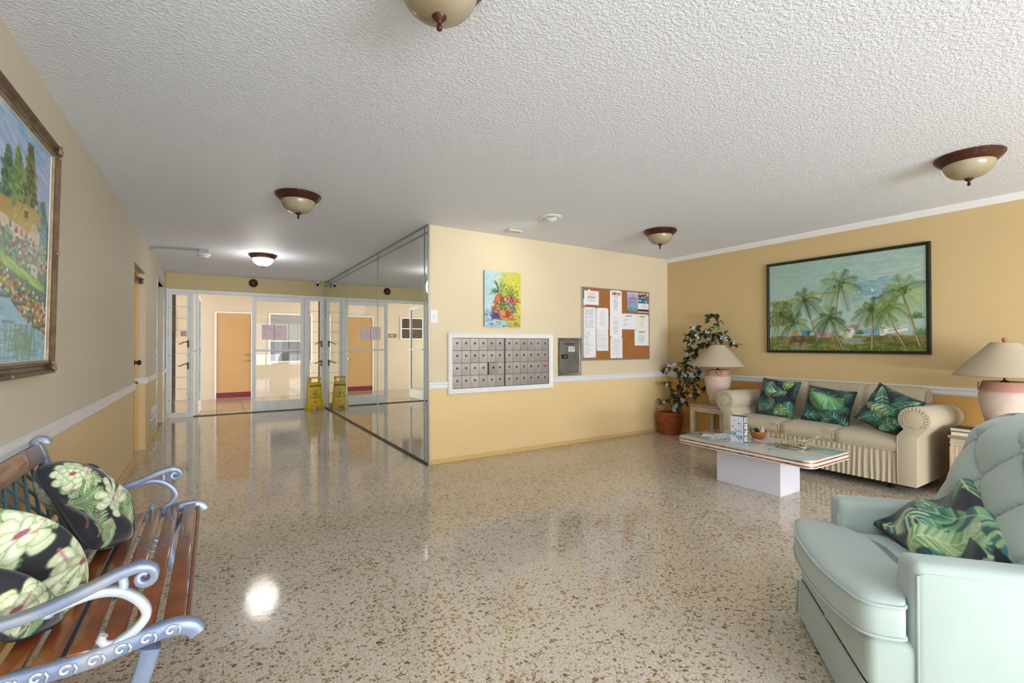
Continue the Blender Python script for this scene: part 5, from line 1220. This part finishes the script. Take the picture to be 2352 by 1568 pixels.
M_stem = mat('dark_stem', '3a2618', .7); M_leaf = mat('dark_green_leaf', '2f3d24', .5, c2='45542c', vs=30, rnd=.25); M_pet = mat('blossom_white', 'c9c2cc', .6, rnd=.08); M_petc = mat('blossom_centre', '3a2a3a', .6)
BR = [[(4.15, .31), (4.01, .7), (3.97, 1.0), (3.87, 1.23), (3.77, 1.34), (3.64, 1.36), (3.55, 1.49), (3.6, 1.6), (3.65, 1.52)], [(4.11, .32), (4.07, .64), (4.18, .93), (4.29, .91), (4.36, .87)], [(4.08, .35), (3.87, .57), (3.68, .67), (3.58, .65)],
 [(3.97, .82), (3.9, 1.17), (3.92, 1.31), (3.8, 1.44)], [(3.77, 1.34), (3.55, 1.36), (3.44, 1.28), (3.33, 1.22)], [(4.11, .35), (4.18, .57), (4.22, .69), (4.29, .67)], [(4.15, .31), (4.22, .42), (4.34, .43)],
 [(4.01, .7), (3.81, .89), (3.70, .92)], [(3.97, .88), (3.8, 1.11), (3.61, 1.27)], [(3.8, 1.17), (3.68, 1.25), (3.52, 1.31), (3.45, 1.33)], [(4.11, .32), (4.04, .53), (3.90, .71), (3.84, .83)], [(4.13, .31), (4.08, .58), (4.02, .88), (3.94, 1.05)], [(3.97, .59), (3.84, .50), (3.75, .34)],
 [(4.15, .31), (4.10, .55), (4.05, .75), (4.12, .85)], [(4.02, .9), (3.98, 1.1), (4.02, 1.2)]]
lf = fl = None; rr = random.Random(12); nlf = 0
def leaf_mesh():
    A = []
    for i, s in enumerate(np.linspace(0, 1, 7)):
        w_ = .0155*math.sin(PI*min(1, s*.93+.05))**.8; zc = .006*math.sin(s*PI)-.004*s; A.append([(s*.050, -w_, zc+.0045*w_/.0155), (s*.050, 0, zc), (s*.050, w_, zc+.0045*w_/.0155)])
    return MB().grid(A)
def flower_mesh():
    g = MB()
    for k in range(5):
        a = k*2*PI/5; M_ = Matrix.Rotation(a, 4, 'Z'); A = []
        for s in np.linspace(0, 1, 5):
            w_ = .011*math.sin(PI*min(1, s*.8+.12))**.7; z = .006*s*s*1.5+.002; A.append([(s*.024, -w_, z+.003), (s*.024, 0, z), (s*.024, w_, z+.003)])
        g.grid(A, m=M_)
    return g
for bi, br in enumerate(BR):
    off = (0.0 if bi == 0 else rr.uniform(-.07, .06))
    pts = []
    for i, (y, z) in enumerate(br):
        x = 5.27+off*min(1, i/2.)+rr.uniform(-.015, .015)
        if z < .95 and y < 3.72 and False: x = 5.3
        if 3.25 < y < 3.62 and z > .5: x = max(x, 5.40) if z < 1.0 else max(x, 5.36)
        x = min(x, 5.43); pts.append((x-BX, y-BYY, z-.20))
    cp = catmull(pts, 6); MB().tube(cp, list(np.linspace(.0065 if bi in (0, 10, 11) else .0045, .0018, len(cp))), 6).build('stem', M_stem, pl, angle=180)
    dens = {0: 1.0}.get(bi, 1.1)
    L_ = sum((cp[i+1]-cp[i]).length for i in range(len(cp)-1)); n = int(L_*43*dens)
    for k in range(n):
        s = rr.uniform(.12 if bi else .15, 1.0); q = cp[min(len(cp)-1, int(s*(len(cp)-1)))]
        if nlf > 294: continue
        q = q+Vector((rr.uniform(-.02, .02), rr.uniform(-.02, .02), rr.uniform(-.02, .02)))
        if q.x+BX > 5.42 or q.y+BYY > 4.37: q.x = min(q.x, 5.42-BX); q.y = min(q.y, 4.37-BYY)
        if rr.random() < .15:
            if fl is None:
                fl = flower_mesh().build('blossom', M_pet, pl, angle=180); MB().sph((0, 0, .005), .0045, 8).build('blossom_centre', M_petc, fl, angle=180); o = fl
            else: o = dup_tree(fl, pl)
            d = Vector((-.8+rr.uniform(-.5, .5), -.55+rr.uniform(-.5, .5), rr.uniform(-.2, .6))).normalized(); o.location = q+d*.025; o.rotation_euler = d.to_track_quat('Z', 'Y').to_euler(); k_ = rr.uniform(.9, 1.25); o.scale = (k_,)*3
        else:
            if lf is None: lf = leaf_mesh().build('leaf', M_leaf, pl, angle=180); o = lf
            else: o = lf.copy(); C.objects.link(o); o.parent = pl
            o.location = q; o.rotation_euler = (rr.uniform(-.9, .9), rr.uniform(-.9, 1.2), rr.uniform(0, 2*PI)); k_ = rr.uniform(1.15, 1.9); o.scale = (k_,)*3; nlf += 1

# ================================================================== COFFEE TABLE AND THINGS ON IT
M_lam = mat('white_laminate', 'dcdde2', .3); M_ltop = mat('glass_topped_laminate', 'b9c1bd', .06, coat=.6, c2='aeb8b2', vs=2)
M_cop = mat('copper_strip', 'cf9058', .28, metal=.6, c2='9a6238', vs=20); M_chip = mat('chipped_strip', '4a3626', .7)
ct = thing('coffee_table', 'white coffee table with two copper edge strips and a solid white pedestal', 'coffee table', (3.93, 2.245, 0))
def rrect(hx_, hy, r_, n=8):
    P = []
    for cx_, cy_, a0 in ((hx_-r_, hy-r_, 0), (-hx_+r_, hy-r_, PI/2), (-hx_+r_, -hy+r_, PI), (hx_-r_, -hy+r_, 3*PI/2)):
        P += [(cx_+r_*math.cos(a0+k*PI/2/n), cy_+r_*math.sin(a0+k*PI/2/n)) for k in range(n+1)]
    return P
TX, TY = .318, .582
MB().prism(rrect(TX, TY, .07), .372, .380, 'z', bev=.002).build('table_top', M_ltop, ct)
MB().prism(rrect(TX-.001, TY-.001, .07), .316, .3715, 'z', bev=.003).build('top_edge', M_lam, ct)
for z0, z1 in ((.354, .366), (.325, .337)): MB().prism(rrect(TX+.0015, TY+.0015, .071), z0, z1, 'z', bev=.001).build('copper_strip', M_cop, ct)
rr = random.Random(3)
for (y, z) in ((-.14, .333), (.10, .362), (.25, .333), (-.42, .333), (-.50, .362), (.42, .362), (-.05, .333)):
    MB().box(-TX-.0030, -TX-.0010, y-.014, y+.014, z-.004, z+.004, .001).box(-TX-.0034, -TX-.0010, y+.010, y+.03, z-.002, z+.003).build('chip_mark', M_chip, ct)
MB().box(-.124, .176, -.260, .301, 0, .316, .003).build('pedestal', mat('pedestal_white', 'd8d8e2', .35), ct)
ZT = .380
def cookbox():
    cv = Cv(90, 170, 'dcdde8'); rr = random.Random(2)
    for x in range(0, 36, 4): cv.st(6+x, 26+x*.08, 8+x, 26+x*.08, 2, 2, '6a6f80', .8)
    for k in range(3): cv.st(6, 36+5*k, 40, 37+5*k, 1, 1, 'b4b6c4', .7)
    cv.ell(60, 48, 15, 11, 'a9b4bc'); cv.ell(60, 46, 13, 8, 'e4eaee'); cv.ell(59, 45, 7, 4, '56646c'); cv.st(74, 46, 80, 44, 3, 2, '3f464c')
    cv.ell(77, 66, 8, 9, 'b4c23e'); cv.ell(77, 66, 5, 6, 'd2da6a'); cv.ell(15, 70, 9, 7, 'd4623e'); cv.rect(9, 67, 21, 73, 'eec2a4')
    cv.rect(36, 84, 88, 104, 'b9d2dc', .8); cv.rect(58, 86, 76, 96, '7fb0b8', .7); cv.st(26, 84, 38, 100, 2.5, 3, '3f464c'); cv.st(38, 100, 84, 104, 3, 2, '5a646c')
    for (x, y) in ((20, 116), (62, 136)):
        cv.ell(x+6, y+14, 20, 9, 'a9acb8', .7); cv.ell(x, y+6, 21, 12, 'c3c8d2'); cv.ell(x, y, 21, 11, '3f8296'); cv.ell(x-1, y, 17, 8, '5fa3b2'); cv.ell(x-4, y-1, 6, 3, 'e4f2f4')
    cv.st(76, 120, 78, 130, 3, 3, '3f464c'); return cv
t = thing('product_box', 'white cookware carton with printed blue pans standing on the coffee table', 'box', (3.825, 2.345, ZT), math.radians(-90))
MB().box(-.060, .060, -.030, .030, 0, .223, .001).build('carton', mat('carton_dark_edge', '3a3a44', .5), t)
picture('printed_front', cookbox(), .116, .219, 80, 150, M_paper, t, y=-.0312, x0=-.058, z0=.002, thick=.0008)
cv = Cv(60, 170, '2c2c36'); rr = random.Random(8)
for k in range(4):
    cv.rect(4, 4+k*42, 56, 40+k*42, 'b4b6c0')
    for i in range(26): cv.ell(rr.uniform(6, 54), rr.uniform(7, 38)+k*42, rr.uniform(2, 8), rr.uniform(2, 8), vary(rr.choice(['4a4652', 'c9ccd6', '8a5a4a', '6f7a8c', 'e4e4ea', '3f8296']), .05), .7)
    cv.rect(0, 40+k*42, 60, 45+k*42, '24242c')
o = picture('printed_side', cv, .056, .219, 40, 130, M_paper, t, y=0, x0=-.028, z0=.002, thick=.0008); o.location = (.0612, 0, 0); o.rotation_euler = (0, 0, PI/2)
t = thing('lace_doily', 'round off-white lace doily under the brown bowl', 'doily', (4.09, 2.22, ZT))
g = MB(); n = 120
A = [[(r_*(1+.05*f*math.cos(14*a))*math.cos(a), r_*(1+.05*f*math.cos(14*a))*math.sin(a), .0022) for a in np.linspace(0, 2*PI, n, endpoint=False)] for r_, f in ((.004, 0), (.05, 0), (.085, 0))]
g.grid(A, cv=True); g.build('lace_centre', mat('lace_cream', 'd2c6b6', .85), t)
g = MB()
for k in range(28):
    a = 2*PI*k/28; g.tube([(.104*math.cos(a)+.013*math.cos(b)*math.cos(a)-.011*math.sin(b)*math.sin(a), .104*math.sin(a)+.013*math.cos(b)*math.sin(a)+.011*math.sin(b)*math.cos(a), .002) for b in np.linspace(0, 2*PI, 10, endpoint=False)], .0018, 4, closed=True)
    a += PI/28; g.tube([(.122*math.cos(a)+.009*math.cos(b), .122*math.sin(a)+.009*math.sin(b), .002) for b in np.linspace(0, 2*PI, 8, endpoint=False)], .0016, 4, closed=True)
o = g.build('lace_edging', MATS['lace_cream'], t); o['kind'] = 'stuff'
t = thing('plant_bowl', 'low brown bowl with a small green plant and pale stones on the coffee table', 'potted plant', (4.085, 2.325, ZT+.003))
MB().lathe([(1e-3, 0), (.040, 0), (.052, .010), (.062, .030), (.068, .055), (.069, .066), (.064, .066), (.060, .05), (1e-3, .045)], seg=48).build('bowl', mat('glazed_brown_bowl', 'a8662c', .25, c2='7a3a1a', vs=10, coat=.5), t, angle=50)
rr = random.Random(6)
for k in range(10):
    a = rr.uniform(0, 6.3); r_ = rr.uniform(.012, .048); MB().sph((r_*math.cos(a), r_*math.sin(a), .056+rr.uniform(0, .012)), rr.uniform(.009, .015), 10, .8).build('pebble', mat('pebble_grey', 'a89c96', .7, rnd=.3), t, angle=180)
MB().lathe([(1e-3, .05), (.016, .055), (.020, .07), (.012, .09), (.008, .105), (1e-3, .112)], (.012, -.030, 0), 14, wob=lambda a, z: 1+.2*math.sin(3*a+z*90)).build('rough_stone', mat('pale_stone', 'bfae a6'.replace(' ', ''), .8, bump=.6, bs=80), t, angle=70)
for (dx, dy, dz, L_) in ((-.5, .75, .75, .12), (-.3, .9, .5, .10), (-.1, .3, 1, .085), (.1, .6, .8, .07), (-.6, .3, .6, .06), (.4, .1, .7, .055), (-.2, -.1, 1, .07)):
    d = Vector((dx, dy, dz)).normalized(); A = []; sd = d.cross(Vector((0, 0, 1))).normalized()
    for s in np.linspace(0, 1, 7): w_ = .014*math.sin(PI*min(1, s*.9+.08)); c_ = Vector((0, .01, .055))+d*L_*s-Vector((0, 0, .03*s*s)); A.append([tuple(c_-sd*w_), tuple(c_+Vector((0, 0, -.003))), tuple(c_+sd*w_)])
    MB().grid(A).build('leaf', mat('bowl_plant_green', '24401f', .4, c2='3a5a2a', vs=20), t, angle=180)
MB().tube([(0, .02, .055), (-.02, .06, .10), (-.035, .095, .125)], .002, 6).build('stem', MATS['bowl_plant_green'], t, angle=180)
MB().box(.018, .050, -.05, -.035, .058, .074, .003).build('bark_piece', mat('bark_dark', '3a2e22', .8), t)
# wire basket with its papers
M_wire = mat('brass_wire', 'b5a678', .35, metal=.8)
wbk = thing('wire_basket', 'brass wire letter basket holding pads and papers on the coffee table', 'basket', (3.935, 1.955, ZT), math.radians(8))
bx, by = .068, .105
for z, e in ((.004, 0), (.035, .006), (.088, .014)):
    MB().tube([(x*(bx+e), y*(by+e), z+.0) for x, y in ((-1, -1), (1, -1), (1, 1), (-1, 1))], .0022 if z else .0018, 6, closed=True).build('rim_wire', M_wire, wbk, angle=180)
wr = None
for k in range(11):
    y = -by+k*2*by/10; e = .012*(y/by)
    MB().tube([(-bx-.014, y+e, .088), (-bx, y, .004), (bx, y, .004), (bx+.014, y+e, .088)], .0014, 5).build('wire', M_wire, wbk, angle=180)
for k in range(7):
    x = -bx+k*2*bx/6; MB().tube([(x, -by-.014, .088), (x, -by, .004), (x, by, .004), (x, by+.014, .088)], .0014, 5).build('wire', M_wire, wbk, angle=180)
PZ = [((.0, .0), .006, .10, .17, .05, 'c3c4bf', 'stack of white cards lying at the bottom of the wire basket', .010), ((.005, .015), .018, .09, .16, .12, '8d8a6f', 'olive-grey leaflet lying above the white cards in the wire basket', .006), ((-.005, -.01), .028, .085, .15, -.18, 'a6a596', 'pale grey pamphlet, uppermost flat sheet in the wire basket', .004)]
for (cx_, cy_), z, a, b, rz_, c_, lb, th_ in PZ:
    t = thing('leaflet', lb, 'leaflet', (3.935+cx_, 1.955+cy_, ZT+z), math.radians(8)+rz_*.4, 'papers in the wire basket')
    for q in range(3): MB().box(-a/2+.002*q, a/2-.001*q, -b/2+.0015*q, b/2-.002*q, q*th_/3, (q+.85)*th_/3).build('sheet', mat('leaf_'+c_, c_, .7, c2='77756a', vs=16), t)
t = thing('writing_pad', 'khaki writing pad leaning out over the near end of the wire basket', 'notepad', (3.95, 1.90, ZT+.036), math.radians(8))
pm = Matrix.Rotation(math.radians(-24), 4, 'X').inverted() @ Matrix.Identity(4)
pm = Matrix.Rotation(math.radians(-30), 4, 'X')
MB().box(-.045, .045, -.16, .05, .0, .004, .001, m=pm @ Matrix.Translation((0, .02, .004))).build('pad_back', mat('pad_khaki', '8a8568', .7, c2='6d6a55', vs=9), t)
MB().box(-.044, .044, -.158, .05, .0045, .012, m=pm @ Matrix.Translation((0, .02, .004))).build('pad_sheets', mat('pad_sheets', '9b987e', .8, c2='bdb9a4', vs=14), t)
for k, (x, y, a, b, rz_, lb) in enumerate(((3.86, 2.60, .15, .21, .5, 'white printed sheet at the far left corner of the coffee table'), (3.79, 2.475, .14, .19, .2, 'printed sheet with bold dark lines beside the cookware carton'), (3.98, 2.56, .13, .20, -.3, 'white sheet lying partly beneath its neighbours on the coffee table'))):
    cv = paper_canvas(40, 56, 9, 'd6dadf', '8e9298', seed=50+k)
    if k == 1:
        for q in range(4): cv.rect(8, 10+q*11, 32, 13+q*11, '4a4048', .85)
        cv.rect(8, 10, 11, 46, '4a4048', .8)
    t = thing('loose_sheet', lb, 'paper', (x, y, ZT+.0005+.001*(2-k if k else 2)), rz_, 'sheets on the coffee table')
    o = picture('sheet', cv, a, b, 24, 34, M_paper, t, y=-.0, x0=-a/2, z0=-b/2, thick=.0005); o.rotation_euler = (-PI/2, 0, 0); o.location.z = .0007

# ================================================================== CAUTION SIGN
M_yel = mat('yellow_plastic', 'd9b91a', .35, c2='c9a612', vs=6)
M_red = mat('sign_red', 'b5301c', .4)
cs = thing('caution_sign', 'yellow folding wet-floor caution sign standing in the corner by the mirror', 'safety sign', (1.605, 9.40, 0), math.radians(6))
def sign_panel(yb, yt, name, front):
    th = math.atan2(yt-yb, .60); M_ = Matrix.Translation((0, yb, 0)) @ Matrix.Rotation(-th, 4, 'X')
    def out(z): return .145-.035*min(1, z/.53)-.02*max(0, (z-.50)/.05)**1
    b = MB(); hw = lambda z: .148-.040*(z/.53)
    y0, y1 = -.007, .007
    # outer frame with foot and handle cut-outs
    b.prism([(-hw(0), 0), (-.062, 0), (-.055, .045), (-.040, .062), (.040, .062), (.055, .045), (.062, 0), (hw(0), 0), (hw(.50), .50), (.100, .525), (-.100, .525), (-hw(.50), .50)], y0, y1, 'y', m=M_, bev=.003)
    b.box(-.100, -.062, y0, y1, .52, .60, .004, m=M_); b.box(.062, .100, y0, y1, .52, .60, .004, m=M_)
    o = b.build(name, M_yel, cs)
    if front:
        MB().prism([(-.100, .10), (.100, .10), (.085, .50), (-.085, .50)], -.0095, -.006, 'y', m=M_, bev=.001).build('face_panel', mat('yellow_plastic_face', 'dfc022', .4), o)
        tx = text('CAUTION', .047, M_black, o, (0, 0, 0), bold=.0022); tx.matrix_local = M_ @ Matrix.Translation((0, -.0105, .455)) @ Matrix.Rotation(PI/2, 4, 'X')
        R_ = .10; tri = [(0, .385), (-.088, .235), (.088, .235)]
        MB().tube([(x, -.0105, z) for x, z in tri], 0, flat=(.002, .011), up=(0, 1, 0), closed=True, m=M_).build('warning_triangle', M_black, o)
        f = MB(); y = -.0105
        for pts, w_ in (([(-.006, .325), (.004, .300), (.016, .282)], .011), ([(.016, .282), (-.010, .276), (-.022, .262)], .007), ([(.016, .282), (.034, .268), (.042, .255)], .007), ([(-.004, .312), (-.024, .304), (-.036, .312)], .005), ([(-.004, .314), (.020, .316), (.030, .304)], .005)):
            f.tube([(x, y, z) for x, z in pts], 0, flat=(.002, w_), up=(0, 1, 0), m=M_)
        f.cyl((-.010, y+.001, .340), .0075, .002, 'y', 12, m=M_); f.box(-.036, .040, y-.001, y+.001, .247, .250, m=M_); f.build('slipping_figure', M_black, o)
        for a, b2, c_, d in ((-.050, .052, .2225, .2265),): MB().box(a, b2, -.0113, -.0105, c_, d, m=M_).build('small_print', M_black, o)
        MB().box(-.030, .030, -.0115, -.009, .150, .166, m=M_).build('red_label', M_red, o)
    return o
sign_panel(-.055, .0, 'front_panel', True); sign_panel(.055, .018, 'back_panel', False)
MB().box(-.105, .105, -.018, .030, .595, .622, .006, 2).build('handle', M_yel, cs)
MB().box(-.112, -.060, -.014, .026, .572, .588, .003).box(.060, .112, -.014, .026, .572, .588, .003).build('hinge', mat('yellow_hinge', 'c4a512', .4), cs)
MB().cyl((.105, -.066, .03), .010, .004, 'y', 12).build('rivet', M_alud, cs)

# ================================================================== ARMCHAIR
M_vel = mat('mint_velvet', 'a4b4ad', .78, bump=.25, bs=220, bd=.001, c2='aebbb6', vs=3, sheen=.35)
ac = thing('armchair', 'pale mint velvet armchair with a button-tufted back at the lower right', 'armchair', (2.16, .59, 0), .70)
AO, AI, AF, AZ = .354, .243, .22, .565
def sbox(x0, x1, y0, y1, z0, z1, r_, n=4, puff=0.):
    """soft box: rounded edges plus slight bulge"""
    b = bmesh.new(); bmesh.ops.create_cube(b, size=1)
    for v in b.verts: v.co = Vector((x0+(v.co.x+.5)*(x1-x0), y0+(v.co.y+.5)*(y1-y0), z0+(v.co.z+.5)*(z1-z0)))
    bmesh.ops.bevel(b, geom=b.edges[:], offset=r_, segments=n, profile=.5, affect='EDGES')
    bmesh.ops.subdivide_edges(b, edges=[e for e in b.edges if e.calc_length() > .1], cuts=6, use_grid_fill=True)
    if puff:
        cx_, cy_, cz_ = (x0+x1)/2, (y0+y1)/2, (z0+z1)/2
        for v in b.verts:
            u_ = (v.co.x-cx_)/(x1-x0)*2; w_ = (v.co.y-cy_)/(y1-y0)*2; q = (v.co.z-cz_)/(z1-z0)*2
            v.co.z += puff*q*(1-u_*u_)*(1-w_*w_)
    m_ = MB(); m_.bm(b); return m_
for sg in (-1, 1):
    x0, x1 = (AI, AO) if sg > 0 else (-AO, -AI)
    sbox(x0, x1, -.42, AF, .17, AZ, .028, 4).build('arm', M_vel, ac, angle=180)
    xo = sg*(AO-.002)
    MB().tube([(xo, AF-.012, .17), (xo, AF-.012, AZ-.035), (xo, AF-.03, AZ-.028), (xo, -.40, AZ-.028)], .0042, 6).build('arm_piping', M_vel, ac, angle=180)
    MB().tube([(sg*(AI+.012), AF-.004, AZ-.06), (sg*(AI+.012), AF-.004, .30)], .0028, 6).build('arm_inner_piping', M_vel, ac, angle=180)
sbox(-AO+.006, AO-.006, -.40, .335, .165, .325, .03, 4).build('seat_frame', M_vel, ac, angle=180)
ring = [(x, y, .17) for x, y in rrect(AO-.001, .375, .03, 4)]; ring = [(x, y-.04, z) for x, y, z in ring]
MB().tube(ring, .0055, 6, closed=True).build('bottom_welt', M_vel, ac, angle=180)
# skirt
P_ = rrect(AO+.002, .378, .03, 4); n = len(P_); A = [[(x*(1+.02*f), (y)*(1+.015*f)-.04, .168-.150*f) for (x, y) in P_] for f in (0, .3, .6, 1)]
MB().grid(A, cv=True).build('skirt', M_vel, ac, angle=60)
for sg in (-1, 1): MB().tube([(sg*(AO-.012), .345, .165), (sg*(AO-.006), .35, .02)], .006, 6).build('skirt_pleat', M_vel, ac, angle=180)
MB().cyl((0, 0, 0), .20, .03, seg=32).cyl((0, 0, .03), .05, .14, seg=20).build('swivel_base', M_dark, ac)
# T-shaped seat cushion
def cushion_T():
    TP = []
    cf, ax = .395, .362
    raw = [(-AI+.004, -.18), (-AI+.004, AF+.012), (-ax, AF+.012), (-ax, cf-.045), (-.18, cf+.004), (0, cf+.012), (.18, cf+.004), (ax, cf-.045), (ax, AF+.012), (AI-.004, AF+.012), (AI-.004, -.18)]
    rad = [.02, .012, .03, .05, .2, .2, .2, .05, .03, .012, .02]
    P2 = []; n = len(raw)
    for i in range(n):
        p, a, b = Vector(raw[i]), Vector(raw[i-1]), Vector(raw[(i+1) % n]); r_ = min(rad[i], (a-p).length*.45, (b-p).length*.45)
        p0 = p+(a-p).normalized()*r_; p1 = p+(b-p).normalized()*r_
        for k in range(6): s = k/5; P2.append(p0*(1-s)**2+p*2*s*(1-s)+p1*s*s)
    return P2
TP = cushion_T(); cxm = Vector((0, .10)); A = []
zb0, zt0 = .318, .446
for (ins, z) in ((.30, zb0), (.02, zb0+.004), (.004, zb0+.016), (0, zb0+.03), (-.003, (zb0+zt0)/2), (0, zt0-.028), (.004, zt0-.014), (.018, zt0-.003), (.05, zt0+.003), (.12, zt0+.009), (.22, zt0+.013)):
    row = []
    for p in TP:
        d = (cxm-p); L_ = d.length; q = p+d.normalized()*min(ins, L_*.9) if ins > 0 else p-d.normalized()*(-ins); row.append((q.x, q.y, z))
    A.append(row)
g = MB(); g.grid(A, cv=True); n = len(TP); k0 = (len(A)-1)*n; g.f.append(tuple(range(k0, k0+n)))
g.build('seat_cushion', M_vel, ac, angle=180)
for z, q in ((zt0-.014, .001), (zb0+.020, .001)): MB().tube([(p.x+(p-cxm).normalized().x*q, p.y+(p-cxm).normalized().y*q, z) for p in TP], .0045, 6, closed=True).build('cushion_piping', M_vel, ac, angle=180)
# tufted back
BT = .945; nx, nz = 97, 97; u = np.linspace(-1, 1, nx); v = np.linspace(0, 1, nz)
def back_hw(vv):
    e = max(0, (vv-.84)/.16); return (.240+.140*min(1, max(0, (vv-.05)/.25))-.012*vv)-.080*(1-math.sqrt(max(0, 1-e*e)))
def back_hw_old(vv):
    # half width: waist above the arms, wide shoulders, rounded top corners
    e = max(0, (vv-.78)/.22); return (.262+.075*min(1, max(0, (vv-.12)/.45)))*(1-.0*e)-.11*(1-math.sqrt(max(0, 1-e*e)))
def tuft(a, b): return (abs(math.sin(PI*a))*abs(math.sin(PI*b)))**.33
A = []
for uu in u:
    row = []
    for vv in v:
        hw_ = back_hw(vv); x = uu*hw_; z = .42+vv*(BT-.42); yb_ = -.095-.21*vv
        a = x/.25+(z-.60)/.25; b = x/.25-(z-.60)/.25
        edge = (1-abs(uu)**5)*(1-max(0, (vv-.8)/.2)**3)
        zone = max(0, min(1, (vv-.12)/.12))*max(0, min(1, (.97-vv)/.10))
        pf = .042*(tuft(a, b)*zone+(1-zone)*.75)
        row.append((x, yb_+.012+pf*edge-.055*abs(uu)**7-.05*max(0, (vv-.86)/.14)**2.2, z-.012*abs(uu)**6*(vv > .7)))
    A.append(row)
A = np.array(A); F_ = A
# outer shell behind the tufted face
Bk = A.copy(); Bk[..., 1] = (-.095-.21*v)[None, :]-.125+.03*np.abs(u)[:, None]**4
g = MB(); g.grid(A); g.build('tufted_back', M_vel, ac, angle=180)
ring = list(A[0, :, :])+list(A[1:, -1, :])+list(A[-1, -2::-1, :]); ringb = list(Bk[0, :, :])+list(Bk[1:, -1, :])+list(Bk[-1, -2::-1, :]); mid = [(p*.5+q*.5)+(np.array([p[0], 0, 0])*.06)+np.array([0, 0, .012*(p[2] > .85)]) for p, q in zip(ring, ringb)]
MB().grid([ring, [p*.85+q*.15+(np.array([p[0], 0, 0])*.05) for p, q in zip(ring, ringb)], mid, ringb]).grid(Bk).build('back_shell', M_vel, ac, angle=180)
bt = None
for i in range(-3, 4):
    for j in range(-2, 5):
        if (i+j) % 2: continue
        x = i*.125; z = .60+j*.125; vv = (z-.42)/(BT-.42)
        if not (.18 < vv < .90) or abs(x) > back_hw(vv)-.05: continue
        yy = -.095-.21*vv+.020
        if bt is None: bt = MB().sph((0, 0, 0), .011, 12, .6).build('tuft_button', M_vel, ac, angle=180); o = bt
        else: o = bt.copy(); C.objects.link(o); o.parent = ac
        o.location = (x, yy, z); o.rotation_euler = (-PI/2, 0, 0)
t = pillow('large banana leaf pillow resting on the mint armchair', canvas_monstera(3), .47, .42, .15, (2.262, .525, .545), (math.radians(-62), math.radians(8), .70+PI+.12), None, 120, .06, soft=.38)
